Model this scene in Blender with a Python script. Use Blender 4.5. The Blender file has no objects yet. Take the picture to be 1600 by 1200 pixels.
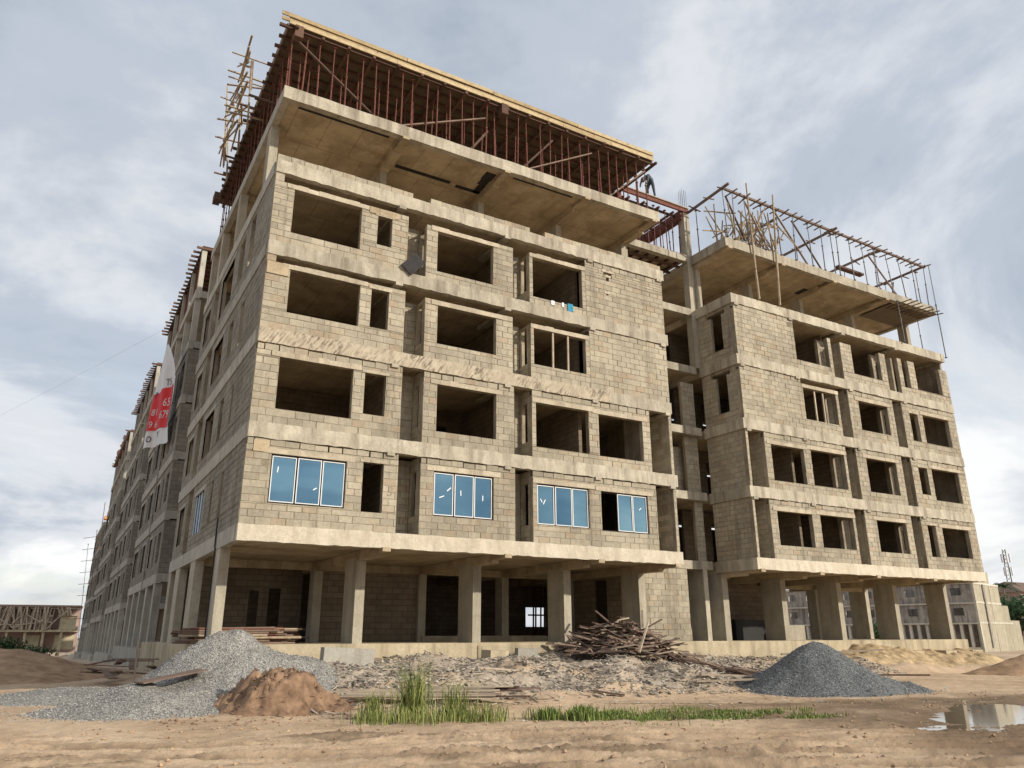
import bpy, math, random
import numpy as np
from mathutils import Vector, Matrix, Euler
random.seed(7); rng = np.random.default_rng(7)
scene = bpy.context.scene
COL = scene.collection
R_ = math.radians

# ------------------------------------------------------------------ camera
CAM = Vector((-4.2859, -22.9240, 1.3035))
RX = ((0.8643738538750969, -0.5028435187189213, -0.00249728242002978),
      (0.15525398803955187, 0.27159428019599974, -0.9498066888386454),
      (0.47828238513970606, 0.8206003550128348, 0.31282745630440334))
cd = bpy.data.cameras.new('camera'); cam = bpy.data.objects.new('camera', cd); COL.objects.link(cam)
cd.sensor_fit = 'HORIZONTAL'; cd.sensor_width = 36.0; cd.lens = 1193.55 / 1600 * 36.0
cd.clip_start = 0.1; cd.clip_end = 3000
m = Matrix.Identity(4)
for i in range(3):
    m[i][0] = RX[0][i]; m[i][1] = -RX[1][i]; m[i][2] = -RX[2][i]; m[i][3] = CAM[i]
cam.matrix_world = m
scene.camera = cam
def pix(px, py, depth):
    """world point seen at photo pixel (1600x1200) at a forward distance: used once to survey far things"""
    c = ((px - 800) / 1193.55 * depth, (py - 600) / 1193.55 * depth, depth)
    return Vector([sum(RX[k][i] * c[k] for k in range(3)) + CAM[i] for i in range(3)])

# ------------------------------------------------------------------ light
SUN_AZ, SUN_EL = R_(33), R_(23)          # azimuth from -Y towards +X
SD = Vector((math.sin(SUN_AZ) * math.cos(SUN_EL), -math.cos(SUN_AZ) * math.cos(SUN_EL), math.sin(SUN_EL)))
sl = bpy.data.lights.new('sun', 'SUN'); sl.energy = 3.7; sl.angle = R_(1.2); sl.color = (1.0, 0.91, 0.77)
so = bpy.data.objects.new('sun', sl); COL.objects.link(so)
so.rotation_euler = SD.to_track_quat('Z', 'Y').to_euler(); so.location = (20, -30, 30)

w = bpy.data.worlds.new('World'); scene.world = w; w.use_nodes = True
nt = w.node_tree; N = nt.nodes; L = nt.links; N.clear()
out = N.new('ShaderNodeOutputWorld'); bg = N.new('ShaderNodeBackground'); bg.inputs[1].default_value = 0.15
sky = N.new('ShaderNodeTexSky'); sky.sky_type = 'NISHITA'; sky.sun_disc = False
sky.sun_elevation = SUN_EL; sky.sun_rotation = math.pi - SUN_AZ
sky.air_density = 1.2; sky.dust_density = 1.5; sky.ozone_density = 1.0
tc = N.new('ShaderNodeTexCoord'); sep = N.new('ShaderNodeSeparateXYZ'); L.new(tc.outputs['Generated'], sep.inputs[0])
def math_n(op, a, b=None, clamp=False):
    n = N.new('ShaderNodeMath'); n.operation = op; n.use_clamp = clamp
    for k, v in enumerate((a, b)):
        if v is None: continue
        if isinstance(v, (int, float)): n.inputs[k].default_value = v
        else: L.new(v, n.inputs[k])
    return n.outputs[0]
zz = math_n('ADD', math_n('MAXIMUM', sep.outputs[2], 0.0), 0.30)
cx = math_n('DIVIDE', sep.outputs[0], zz); cy = math_n('DIVIDE', sep.outputs[1], zz)
cmb = N.new('ShaderNodeCombineXYZ'); L.new(cx, cmb.inputs[0]); L.new(cy, cmb.inputs[1])
mp = N.new('ShaderNodeMapping'); L.new(cmb.outputs[0], mp.inputs[0])
mp.inputs['Location'].default_value = (3.1, 1.7, 0.4); mp.inputs['Rotation'].default_value = (0, 0, R_(25)); mp.inputs['Scale'].default_value = (1.1, 1.35, 1)
def noise_w(scale, detail, rough, dist=0.0, off=0.0):
    n = N.new('ShaderNodeTexNoise'); n.inputs['Scale'].default_value = scale; n.inputs['Detail'].default_value = detail
    n.inputs['Roughness'].default_value = rough; n.inputs['Distortion'].default_value = dist
    a = N.new('ShaderNodeVectorMath'); a.operation = 'ADD'; a.inputs[1].default_value = (off, off * .7, off * .3)
    L.new(mp.outputs[0], a.inputs[0]); L.new(a.outputs[0], n.inputs['Vector']); return n.outputs[0]
def ramp_w(fac, stops):
    r = N.new('ShaderNodeValToRGB'); r.color_ramp.interpolation = 'EASE'
    while len(r.color_ramp.elements) < len(stops): r.color_ramp.elements.new(0.5)
    for e, (p, c) in zip(r.color_ramp.elements, stops):
        e.position = p; e.color = (c, c, c, 1) if not isinstance(c, tuple) else (*c, 1)
    L.new(fac, r.inputs[0]); return r.outputs[0]
cover = ramp_w(noise_w(1.1, 8, 0.56, 0.4), [(0.32, 0.72), (0.44, 0.93), (0.55, 1.0)])
shade = ramp_w(noise_w(0.85, 9, 0.58, 0.5, 5.3), [(0.34, (1.75, 2.1, 2.6)), (0.46, (2.85, 3.15, 3.6)), (0.55, (4.1, 4.25, 4.5)), (0.67, (5.5, 5.5, 5.5))])
mx = N.new('ShaderNodeMix'); mx.data_type = 'RGBA'; L.new(cover, mx.inputs[0])
hs = N.new('ShaderNodeHueSaturation'); hs.inputs['Saturation'].default_value = 0.9; hs.inputs['Value'].default_value = 1.0
L.new(sky.outputs[0], hs.inputs['Color'])
L.new(hs.outputs[0], mx.inputs['A']); L.new(shade, mx.inputs['B'])
L.new(mx.outputs['Result'], bg.inputs[0]); L.new(bg.outputs[0], out.inputs[0])

scene.render.engine = 'CYCLES'
scene.view_settings.view_transform = 'Standard'; scene.view_settings.look = 'None'
scene.view_settings.exposure = 0.31; scene.view_settings.gamma = 1.0; scene.view_settings.use_curve_mapping = False
scene.render.resolution_x = 1024; scene.render.resolution_y = 768

# ------------------------------------------------------------------ materials
def mk(name):
    m = bpy.data.materials.new(name); m.use_nodes = True
    nt = m.node_tree; b = nt.nodes['Principled BSDF']; b.inputs['Specular IOR Level'].default_value = 0.25
    return m, nt, b
def _noise(nt, scale, detail=4, rough=0.55, vec=None, stretch=None, dist=0):
    n = nt.nodes.new('ShaderNodeTexNoise'); n.inputs['Scale'].default_value = scale
    n.inputs['Detail'].default_value = detail; n.inputs['Roughness'].default_value = rough; n.inputs['Distortion'].default_value = dist
    g = nt.nodes.new('ShaderNodeNewGeometry'); v = g.outputs['Position']
    if stretch:
        mpp = nt.nodes.new('ShaderNodeMapping'); mpp.inputs['Scale'].default_value = stretch
        nt.links.new(v, mpp.inputs[0]); v = mpp.outputs[0]
    nt.links.new(v, n.inputs['Vector']); return n.outputs[0]
def _ramp(nt, fac, stops):
    r = nt.nodes.new('ShaderNodeValToRGB')
    while len(r.color_ramp.elements) < len(stops): r.color_ramp.elements.new(0.5)
    for e, (p, c) in zip(r.color_ramp.elements, stops):
        e.position = p; e.color = (*c, 1) if isinstance(c, tuple) else (c, c, c, 1)
    nt.links.new(fac, r.inputs[0]); return r.outputs[0]
def _mix(nt, fac, a, b, mode='MIX'):
    x = nt.nodes.new('ShaderNodeMix'); x.data_type = 'RGBA'; x.blend_type = mode
    for k, v in ((0, fac), ('A', a), ('B', b)):
        if isinstance(v, (int, float)): x.inputs[k].default_value = v
        elif isinstance(v, tuple): x.inputs[k].default_value = (*v, 1)
        else: nt.links.new(v, x.inputs[k])
    return x.outputs['Result']
def _bump(nt, b, h, strength=0.4, dist=0.02):
    n = nt.nodes.new('ShaderNodeBump'); n.inputs['Strength'].default_value = strength; n.inputs['Distance'].default_value = dist
    nt.links.new(h, n.inputs['Height']); nt.links.new(n.outputs[0], b.inputs['Normal'])
def _attr(nt, name='rnd'):
    a = nt.nodes.new('ShaderNodeAttribute'); a.attribute_name = name; return a.outputs['Fac']

def mat_concrete(name, c1, c2, stain=(0.12, 0.1, 0.075), amount=0.6, rough=0.9, streak=True, board=False):
    m, nt, b = mk(name)
    base = _ramp(nt, _noise(nt, 1.3, 6, 0.6), [(0.35, c1), (0.65, c2)])
    base = _mix(nt, 0.55, base, _ramp(nt, _noise(nt, 14, 4, 0.7), [(0.25, 0.62), (0.7, 1.1)]), 'MULTIPLY')
    if streak:
        s = _ramp(nt, _noise(nt, 2.2, 5, 0.65, stretch=(1, 1, 0.13)), [(0.46, 0.0), (0.72, amount)])
        base = _mix(nt, s, base, stain)
    else:
        s = _ramp(nt, _noise(nt, 0.8, 6, 0.65, dist=0.6), [(0.48, 0.0), (0.72, amount)])
        base = _mix(nt, s, base, stain)
        t = nt.nodes.new('ShaderNodeTexBrick'); g = nt.nodes.new('ShaderNodeNewGeometry'); nt.links.new(g.outputs['Position'], t.inputs['Vector'])   # shutter panel joints
        t.inputs['Color1'].default_value = (1, 1, 1, 1); t.inputs['Color2'].default_value = (.86, .86, .86, 1); t.inputs['Mortar'].default_value = (.55, .52, .48, 1)
        t.inputs['Scale'].default_value = 1; t.inputs['Brick Width'].default_value = 1.22; t.inputs['Row Height'].default_value = 2.44; t.inputs['Mortar Size'].default_value = .018
        base = _mix(nt, 0.75, base, t.outputs['Color'], 'MULTIPLY')
    a = _attr(nt)
    base = _mix(nt, 0.8, base, _ramp(nt, a, [(0.0, 0.84), (1.0, 1.1)]), 'MULTIPLY')
    v = nt.nodes.new('ShaderNodeTexVoronoi'); v.feature = 'DISTANCE_TO_EDGE'; v.inputs['Scale'].default_value = 0.7
    gg = nt.nodes.new('ShaderNodeNewGeometry'); nz = nt.nodes.new('ShaderNodeTexNoise'); nz.inputs['Scale'].default_value = 3.0; nz.inputs['Detail'].default_value = 5
    nt.links.new(gg.outputs['Position'], nz.inputs['Vector'])
    va = nt.nodes.new('ShaderNodeVectorMath'); va.operation = 'MULTIPLY_ADD'; va.inputs[1].default_value = (.5, .5, .5); nt.links.new(nz.outputs['Color'], va.inputs[0]); nt.links.new(gg.outputs['Position'], va.inputs[2])
    nt.links.new(va.outputs[0], v.inputs['Vector'])
    crk = _ramp(nt, v.outputs['Distance'], [(0.0, 0.32), (0.006, 0.0)])
    base = _mix(nt, crk, base, tuple(x * .5 for x in stain))                      # hairline cracks and pour joints
    pk = _ramp(nt, _noise(nt, 32, 3, 0.6), [(0.68, 0.0), (0.74, 0.45)])
    base = _mix(nt, pk, base, stain)                                              # blow holes
    nt.links.new(base, b.inputs['Base Color']); b.inputs['Roughness'].default_value = rough
    _bump(nt, b, _noise(nt, 12, 7, 0.75), 0.7, 0.02)
    return m
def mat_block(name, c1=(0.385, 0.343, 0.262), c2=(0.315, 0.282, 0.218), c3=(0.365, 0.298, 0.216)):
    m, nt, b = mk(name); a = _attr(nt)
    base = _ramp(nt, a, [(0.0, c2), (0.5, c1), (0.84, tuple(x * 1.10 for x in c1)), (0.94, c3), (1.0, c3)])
    base = _mix(nt, 0.7, base, _ramp(nt, _noise(nt, 9, 6, 0.7), [(0.25, 0.6), (0.7, 1.15)]), 'MULTIPLY')
    s = _ramp(nt, _noise(nt, 0.55, 6, 0.62, stretch=(1, 1, 0.5), dist=0.5), [(0.46, 0.0), (0.68, 0.62)])
    base = _mix(nt, s, base, _mix(nt, 0.5, base, (0.12, 0.098, 0.07)))
    s2 = _ramp(nt, _noise(nt, 2.6, 6, 0.65, stretch=(1, 1, 0.35)), [(0.53, 0.0), (0.70, 0.62)])
    base = _mix(nt, s2, base, _mix(nt, 0.6, base, (0.52, 0.47, 0.38)))
    s3 = _ramp(nt, _noise(nt, 1.5, 6, 0.7, stretch=(1, 1, 0.10)), [(0.55, 0.0), (0.72, 0.7)])
    base = _mix(nt, s3, base, (0.12, 0.102, 0.078))
    base = _mix(nt, 0.8, base, _ramp(nt, _noise(nt, 0.22, 3, 0.5), [(0.35, 0.82), (0.65, 1.12)]), 'MULTIPLY')
    nt.links.new(base, b.inputs['Base Color']); b.inputs['Roughness'].default_value = 0.95
    _bump(nt, b, _noise(nt, 45, 4, 0.75), 0.55, 0.01)
    return m
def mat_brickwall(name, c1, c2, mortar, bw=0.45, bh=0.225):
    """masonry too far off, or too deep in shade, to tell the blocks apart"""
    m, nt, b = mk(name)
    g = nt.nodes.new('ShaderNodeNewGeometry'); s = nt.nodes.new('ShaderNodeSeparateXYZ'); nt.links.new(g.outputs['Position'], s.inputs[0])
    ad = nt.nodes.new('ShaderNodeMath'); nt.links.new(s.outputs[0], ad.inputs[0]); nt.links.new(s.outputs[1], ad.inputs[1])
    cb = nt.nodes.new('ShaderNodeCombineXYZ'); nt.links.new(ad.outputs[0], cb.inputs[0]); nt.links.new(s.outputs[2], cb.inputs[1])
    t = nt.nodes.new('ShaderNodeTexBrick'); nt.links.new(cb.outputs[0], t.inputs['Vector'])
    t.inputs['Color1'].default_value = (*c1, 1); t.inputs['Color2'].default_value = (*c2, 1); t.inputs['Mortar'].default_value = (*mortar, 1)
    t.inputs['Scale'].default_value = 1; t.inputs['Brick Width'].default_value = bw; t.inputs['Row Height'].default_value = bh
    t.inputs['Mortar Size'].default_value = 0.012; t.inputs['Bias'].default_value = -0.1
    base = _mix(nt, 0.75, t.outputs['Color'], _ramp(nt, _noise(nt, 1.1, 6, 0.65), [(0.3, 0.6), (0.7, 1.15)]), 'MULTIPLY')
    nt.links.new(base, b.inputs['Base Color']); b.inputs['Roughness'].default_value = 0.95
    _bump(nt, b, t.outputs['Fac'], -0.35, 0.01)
    return m
def mat_wood(name, c1, c2, rough=0.85, dark=(0.07, 0.05, 0.035)):
    m, nt, b = mk(name); a = _attr(nt)
    base = _ramp(nt, a, [(0.0, c1), (1.0, c2)])
    base = _mix(nt, 0.7, base, _ramp(nt, _noise(nt, 7, 5, 0.7), [(0.25, 0.55), (0.7, 1.15)]), 'MULTIPLY')
    s = _ramp(nt, _noise(nt, 2.0, 5, 0.6), [(0.52, 0.0), (0.75, 0.6)])
    base = _mix(nt, s, base, dark)
    nt.links.new(base, b.inputs['Base Color']); b.inputs['Roughness'].default_value = rough
    _bump(nt, b, _noise(nt, 60, 3, 0.6), 0.3, 0.006)
    return m
def mat_plain(name, c, rough=0.7, metal=0.0, var=0.35, scale=6, c2=None, bump=0.0):
    m, nt, b = mk(name)
    base = _ramp(nt, _noise(nt, scale, 5, 0.65), [(0.3, tuple(x * (1 - var) for x in (c2 or c))), (0.7, tuple(x * (1 + var * .4) for x in c))])
    nt.links.new(base, b.inputs['Base Color']); b.inputs['Roughness'].default_value = rough; b.inputs['Metallic'].default_value = metal
    if bump: _bump(nt, b, _noise(nt, scale * 6, 5, 0.7), bump, 0.02)
    return m
def mat_scored(name):
    m, nt, b = mk(name)
    g = nt.nodes.new('ShaderNodeNewGeometry'); mpp = nt.nodes.new('ShaderNodeMapping'); mpp.vector_type = 'POINT'
    mpp.inputs['Rotation'].default_value = (0, R_(-32), 0)
    m2 = nt.nodes.new('ShaderNodeMapping'); m2.inputs['Scale'].default_value = (1.0, 1.0, 0.22)
    nt.links.new(g.outputs['Position'], mpp.inputs[0]); nt.links.new(mpp.outputs[0], m2.inputs[0])
    n = nt.nodes.new('ShaderNodeTexNoise'); n.inputs['Scale'].default_value = 15; n.inputs['Detail'].default_value = 3; n.inputs['Roughness'].default_value = 0.6
    nt.links.new(m2.outputs[0], n.inputs['Vector'])
    cut = _ramp(nt, n.outputs[0], [(0.40, 1.0), (0.52, 0.0)])
    zone = _ramp(nt, _noise(nt, 1.1, 4, 0.6), [(0.40, 0.25), (0.55, 1.0)])
    f = nt.nodes.new('ShaderNodeMath'); f.operation = 'MULTIPLY'; nt.links.new(cut, f.inputs[0]); nt.links.new(zone, f.inputs[1])
    base = _ramp(nt, _noise(nt, 2.3, 6, 0.65), [(0.35, (0.46, 0.405, 0.31)), (0.65, (0.36, 0.31, 0.235))])
    base = _mix(nt, f.outputs[0], base, (0.17, 0.14, 0.105))
    nt.links.new(base, b.inputs['Base Color']); b.inputs['Roughness'].default_value = 0.95
    _bump(nt, b, f.outputs[0], -0.9, 0.05)
    return m
M = {}
M['band'] = mat_concrete('band_concrete', (0.50, 0.455, 0.362), (0.375, 0.338, 0.264), (0.165, 0.138, 0.105), 0.9)
M['bandclean'] = mat_concrete('fresh_band_concrete', (0.62, 0.56, 0.45), (0.52, 0.465, 0.365), (0.3, 0.25, 0.19), 0.55)
M['soffit'] = mat_concrete('soffit_concrete', (0.56, 0.46, 0.32), (0.41, 0.33, 0.22), (0.20, 0.145, 0.09), 0.65, streak=False)  # paler, browner base: bounce light from the ground put into the colour
M['col'] = mat_concrete('column_concrete', (0.46, 0.42, 0.335), (0.36, 0.325, 0.255), (0.17, 0.145, 0.11), 0.5)
M['podium'] = mat_concrete('podium_concrete', (0.54, 0.465, 0.33), (0.42, 0.355, 0.245), (0.2, 0.155, 0.1), 0.75)
M['lintel'] = mat_concrete('lintel_concrete', (0.54, 0.475, 0.365), (0.42, 0.365, 0.275), (0.19, 0.15, 0.1), 0.5)
M['side'] = mat_concrete('side_concrete', (0.47, 0.445, 0.385), (0.36, 0.34, 0.29), (0.15, 0.135, 0.11), 0.5)
M['block'] = mat_block('sandcrete_block')
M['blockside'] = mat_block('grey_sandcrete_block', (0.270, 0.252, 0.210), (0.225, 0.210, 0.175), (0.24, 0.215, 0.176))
M['mortar'] = mat_concrete('mortar', (0.40, 0.345, 0.255), (0.24, 0.20, 0.145), (0.12, 0.098, 0.07), 0.75)
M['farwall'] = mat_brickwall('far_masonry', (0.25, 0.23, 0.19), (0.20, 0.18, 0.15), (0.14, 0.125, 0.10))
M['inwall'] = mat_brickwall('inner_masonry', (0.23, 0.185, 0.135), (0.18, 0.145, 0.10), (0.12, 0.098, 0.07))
M['scored'] = mat_scored('hacked_concrete')
M['yellowboard'] = mat_wood('new_formwork_board', (0.38, 0.29, 0.165), (0.52, 0.42, 0.26), dark=(0.17, 0.115, 0.065))
M['formwood'] = mat_wood('formwork_timber', (0.085, 0.045, 0.033), (0.15, 0.088, 0.062))
M['oldwood'] = mat_wood('weathered_timber', (0.11, 0.072, 0.058), (0.30, 0.215, 0.165))
M['palewood'] = mat_wood('pale_timber', (0.36, 0.29, 0.22), (0.55, 0.46, 0.35), dark=(0.2, 0.15, 0.11))
M['bamboo'] = mat_wood('dry_bamboo', (0.28, 0.21, 0.14), (0.45, 0.36, 0.25))
M['rust'] = mat_plain('rusty_steel', (0.175, 0.068, 0.052), 0.8, 0.1, 0.5, 9)
M['steel'] = mat_plain('grey_steel', (0.16, 0.15, 0.145), 0.6, 0.3, 0.3)
M['alu'] = mat_plain('white_aluminium', (0.64, 0.655, 0.67), 0.35, 0.0, 0.06)
M['gapdark'] = mat_plain('gap_shade_and_dark_board', (0.035, 0.033, 0.033), 0.8)  # paints the shade of gaps and openings; also colours a dark board
M['tape'] = mat_plain('white_tape', (0.85, 0.87, 0.88), 0.6, 0, 0.05)
M['plywood'] = mat_wood('stained_plywood', (0.13, 0.10, 0.07), (0.24, 0.19, 0.13))
M['cloth'] = mat_plain('worker_clothes', (0.075, 0.095, 0.11), 0.9)
M['skin'] = mat_plain('dark_skin', (0.09, 0.05, 0.035), 0.6)
M['orange'] = mat_plain('orange_formwork', (0.55, 0.27, 0.10), 0.8)
M['yellowwall'] = mat_plain('yellow_wall', (0.46, 0.40, 0.27), 0.9, 0, 0.25, 2)
M['pinkroof'] = mat_plain('pink_wall', (0.42, 0.30, 0.27), 0.9, 0, 0.3, 0.6)
M['oldwall'] = mat_concrete('mouldy_wall', (0.40, 0.37, 0.33), (0.26, 0.24, 0.21), (0.06, 0.055, 0.05), 0.85)
M['plasterlit'] = mat_concrete('rendered_gable', (0.42, 0.38, 0.29), (0.34, 0.31, 0.235), (0.18, 0.16, 0.12), 0.55)
M['whiteconc'] = mat_concrete('pale_trim', (0.62, 0.585, 0.50), (0.5, 0.47, 0.39), (0.25, 0.23, 0.19), 0.5)
M['red'] = mat_plain('red_print', (0.62, 0.035, 0.05), 0.6, 0, 0.1)
M['litter'] = mat_plain('dusty_plastic', (0.5, 0.48, 0.44), 0.8, 0, 0.3)
M['white'] = mat_plain('white_vinyl', (0.66, 0.68, 0.72), 0.55, 0, 0.12, 1.5)
M['ink'] = mat_plain('navy_print', (0.03, 0.035, 0.06), 0.6)
M['blackpipe'] = mat_plain('black_pipe', (0.02, 0.02, 0.02), 0.5)
M['blue'] = mat_plain('blue_rag', (0.05, 0.28, 0.42), 0.9)
def mat_glass():
    m, nt, b = mk('reflective_blue_glass')
    nt.nodes.remove(b); o = nt.nodes['Material Output']
    gl = nt.nodes.new('ShaderNodeBsdfGlossy'); gl.inputs['Roughness'].default_value = 0.015; gl.inputs['Color'].default_value = (0.27, 0.47, 0.63, 1)
    df = nt.nodes.new('ShaderNodeBsdfDiffuse'); df.inputs['Color'].default_value = (0.015, 0.05, 0.085, 1)
    mxs = nt.nodes.new('ShaderNodeMixShader'); fr = nt.nodes.new('ShaderNodeFresnel'); fr.inputs[0].default_value = 3.2
    nt.links.new(fr.outputs[0], mxs.inputs[0]); nt.links.new(df.outputs[0], mxs.inputs[1]); nt.links.new(gl.outputs[0], mxs.inputs[2])
    fr.inputs[0].default_value = 5.0
    nt.links.new(mxs.outputs[0], o.inputs[0]); return m
M['glass'] = mat_glass()
def mat_ground():
    m, nt, b = mk('sandy_ground')
    c = _ramp(nt, _noise(nt, 0.35, 7, 0.62, dist=0.4), [(0.30, (0.40, 0.28, 0.18)), (0.5, (0.55, 0.405, 0.27)), (0.7, (0.64, 0.485, 0.335))])
    c = _mix(nt, 0.6, c, _ramp(nt, _noise(nt, 5, 8, 0.75), [(0.3, 0.55), (0.7, 1.18)]), 'MULTIPLY')
    c = _mix(nt, 0.4, c, _ramp(nt, _noise(nt, 38, 4, 0.7), [(0.32, 0.45), (0.5, 1.0), (0.75, 1.15)]), 'MULTIPLY')
    w_ = _attr(nt, 'wet_and_shade')
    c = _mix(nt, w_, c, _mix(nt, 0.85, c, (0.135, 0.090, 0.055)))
    rb = _attr(nt, 'rubble')
    rc = _ramp(nt, _noise(nt, 6, 6, 0.75), [(0.3, (0.17, 0.14, 0.112)), (0.5, (0.36, 0.305, 0.245)), (0.72, (0.52, 0.45, 0.37))])
    c = _mix(nt, rb, c, rc)
    nt.links.new(c, b.inputs['Base Color'])
    b.inputs['Roughness'].default_value = 0.95
    _bump(nt, b, _noise(nt, 11, 9, 0.75), 0.7, 0.05)
    return m
M['ground'] = mat_ground()
def mat_heap(name, stops, scale=40, bump=0.9):
    m, nt, b = mk(name)
    v = nt.nodes.new('ShaderNodeTexVoronoi'); v.inputs['Scale'].default_value = scale
    g = nt.nodes.new('ShaderNodeNewGeometry'); nt.links.new(g.outputs['Position'], v.inputs['Vector'])
    c = _ramp(nt, v.outputs['Color'], stops)
    c = _mix(nt, 0.6, c, _ramp(nt, _noise(nt, 1.2, 5, 0.6), [(0.3, 0.6), (0.7, 1.1)]), 'MULTIPLY')
    nt.links.new(c, b.inputs['Base Color']); b.inputs['Roughness'].default_value = 0.9
    _bump(nt, b, v.outputs['Distance'], bump, 0.03); return m
M['gravel'] = mat_heap('grey_gravel', [(0.2, (0.15, 0.145, 0.135)), (0.5, (0.29, 0.28, 0.26)), (0.8, (0.47, 0.45, 0.41))])
M['gravelblue'] = mat_heap('blue_gravel', [(0.2, (0.085, 0.092, 0.098)), (0.5, (0.155, 0.165, 0.17)), (0.8, (0.26, 0.27, 0.27))])
def mat_stone(name, c1, c2):
    m, nt, b = mk(name); a = _attr(nt)
    nt.links.new(_ramp(nt, a, [(0.0, c1), (1.0, c2)]), b.inputs['Base Color']); b.inputs['Roughness'].default_value = 0.9; return m
M['stone'] = mat_stone('grey_stone', (0.13, 0.125, 0.118), (0.46, 0.44, 0.40))
M['stoneblue'] = mat_stone('blue_stone', (0.08, 0.086, 0.09), (0.36, 0.362, 0.352))
M['debris'] = mat_stone('rubble_chip', (0.10, 0.085, 0.07), (0.50, 0.44, 0.36))
M['clod'] = mat_stone('sand_clod', (0.26, 0.17, 0.10), (0.46, 0.33, 0.21))
M['soil'] = mat_plain('red_soil', (0.285, 0.182, 0.115), 0.95, 0, 0.5, 3.5, (0.20, 0.122, 0.075), 0.8)
M['soilpale'] = mat_plain('pale_soil', (0.40, 0.27, 0.165), 0.95, 0, 0.35, 2.0, (0.33, 0.21, 0.13), 0.8)
M['yellowsand'] = mat_plain('yellow_sand', (0.52, 0.39, 0.23), 0.95, 0, 0.4, 3.0, (0.40, 0.29, 0.165), 0.8)
def mat_leaf(name, c1, c2):
    m, nt, b = mk(name); a = _attr(nt)
    nt.links.new(_ramp(nt, a, [(0.0, c1), (1.0, c2)]), b.inputs['Base Color']); b.inputs['Roughness'].default_value = 0.6
    b.inputs['Transmission Weight'].default_value = 0.0; return m
M['grass'] = mat_leaf('grass_blade', (0.07, 0.12, 0.025), (0.36, 0.36, 0.12))
M['grass2'] = mat_leaf('short_grass_blade', (0.06, 0.11, 0.022), (0.27, 0.31, 0.085))
M['leaf'] = mat_leaf('leaf', (0.018, 0.045, 0.015), (0.05, 0.10, 0.03))
def mat_water():
    m, nt, b = mk('muddy_water'); b.inputs['Base Color'].default_value = (0.15, 0.12, 0.085, 1); b.inputs['Roughness'].default_value = 0.06
    b.inputs['Specular IOR Level'].default_value = 0.6
    _bump(nt, b, _noise(nt, 4, 3, 0.5), 0.03, 0.01); return m
M['water'] = mat_water()

# ------------------------------------------------------------------ mesh helpers
BOXF = ((0, 1, 3, 2), (4, 6, 7, 5), (0, 4, 5, 1), (2, 3, 7, 6), (0, 2, 6, 4), (1, 5, 7, 3))
class MB:
    def __init__(s): s.v = []; s.f = []; s.r = []
    def raw(s, vs, fs, rnd=None):
        b = len(s.v); s.v += vs; s.f += [tuple(i + b for i in q) for q in fs]
        r = random.random() if rnd is None else rnd; s.r += [r] * len(fs); return s
    def box(s, x0, x1, y0, y1, z0, z1, rnd=None):
        if x0 > x1: x0, x1 = x1, x0
        if y0 > y1: y0, y1 = y1, y0
        vs = [(x, y, z) for x in (x0, x1) for y in (y0, y1) for z in (z0, z1)]
        return s.raw(vs, BOXF, rnd)
    def bar(s, p, q, w_, h, rnd=None, up=(0, 0, 1), roll=0.0):
        p = Vector(p); q = Vector(q); d = (q - p); d.normalize(); u = Vector(up)
        if abs(d.dot(u)) > 0.95: u = Vector((0, 1, 0))
        a = d.cross(u).normalized(); b = a.cross(d).normalized()
        if roll: a, b = a * math.cos(roll) + b * math.sin(roll), b * math.cos(roll) - a * math.sin(roll)
        a *= w_ / 2; b *= h / 2
        vs = [tuple(c + i * a + j * b) for c in (p, q) for i in (-1, 1) for j in (-1, 1)]
        return s.raw(vs, BOXF, rnd)
    def tube(s, p, q, r0, r1=None, n=6, rnd=None, cap=True):
        p = Vector(p); q = Vector(q); r1 = r0 if r1 is None else r1
        d = (q - p).normalized(); u = Vector((0, 0, 1)) if abs(d.z) < 0.95 else Vector((0, 1, 0))
        a = d.cross(u).normalized(); b = d.cross(a).normalized(); vs = []
        for c, r in ((p, r0), (q, r1)):
            for k in range(n):
                t = 2 * math.pi * k / n; vs.append(tuple(c + r * (math.cos(t) * a + math.sin(t) * b)))
        fs = [(k, (k + 1) % n, n + (k + 1) % n, n + k) for k in range(n)]
        if cap: fs += [tuple(range(n - 1, -1, -1)), tuple(range(n, 2 * n))]
        return s.raw(vs, fs, rnd)
    def rock(s, c, r, rnd=None, flat=0.7):
        t = [(1, 0, 0), (-1, 0, 0), (0, 1, 0), (0, -1, 0), (0, 0, 1), (0, 0, -1)]
        th = random.random() * 6.28; ct, st = math.cos(th), math.sin(th); vs = []
        for x, y, z in t:
            k = r * random.uniform(0.65, 1.25); x, y = x * ct - y * st, x * st + y * ct
            vs.append((c[0] + x * k + random.uniform(-.3, .3) * r, c[1] + y * k, c[2] + z * k * flat))
        return s.raw(vs, ((0, 2, 4), (2, 1, 4), (1, 3, 4), (3, 0, 4), (2, 0, 5), (1, 2, 5), (3, 1, 5), (0, 3, 5)), rnd)
    def mesh(s, name, mat):
        me = bpy.data.meshes.new(name); me.from_pydata([tuple(v) for v in s.v], [], s.f)
        at = me.attributes.new('rnd', 'FLOAT', 'FACE'); at.data.foreach_set('value', s.r)
        if mat: me.materials.append(M[mat] if isinstance(mat, str) else mat)
        me.update(); return me
    def build(s, name, mat, parent=None, smooth=False, **tags):
        me = s.mesh(name, mat); o = bpy.data.objects.new(name, me); COL.objects.link(o); setp(o, parent)
        if smooth: me.polygons.foreach_set('use_smooth', [True] * len(me.polygons))
        for k, v in tags.items(): o[k] = v
        return o
def setp(o, parent):
    if parent is None: return
    o.parent = parent
    if parent.type == 'EMPTY': o.matrix_parent_inverse = Matrix.Translation(-parent.location)
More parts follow.
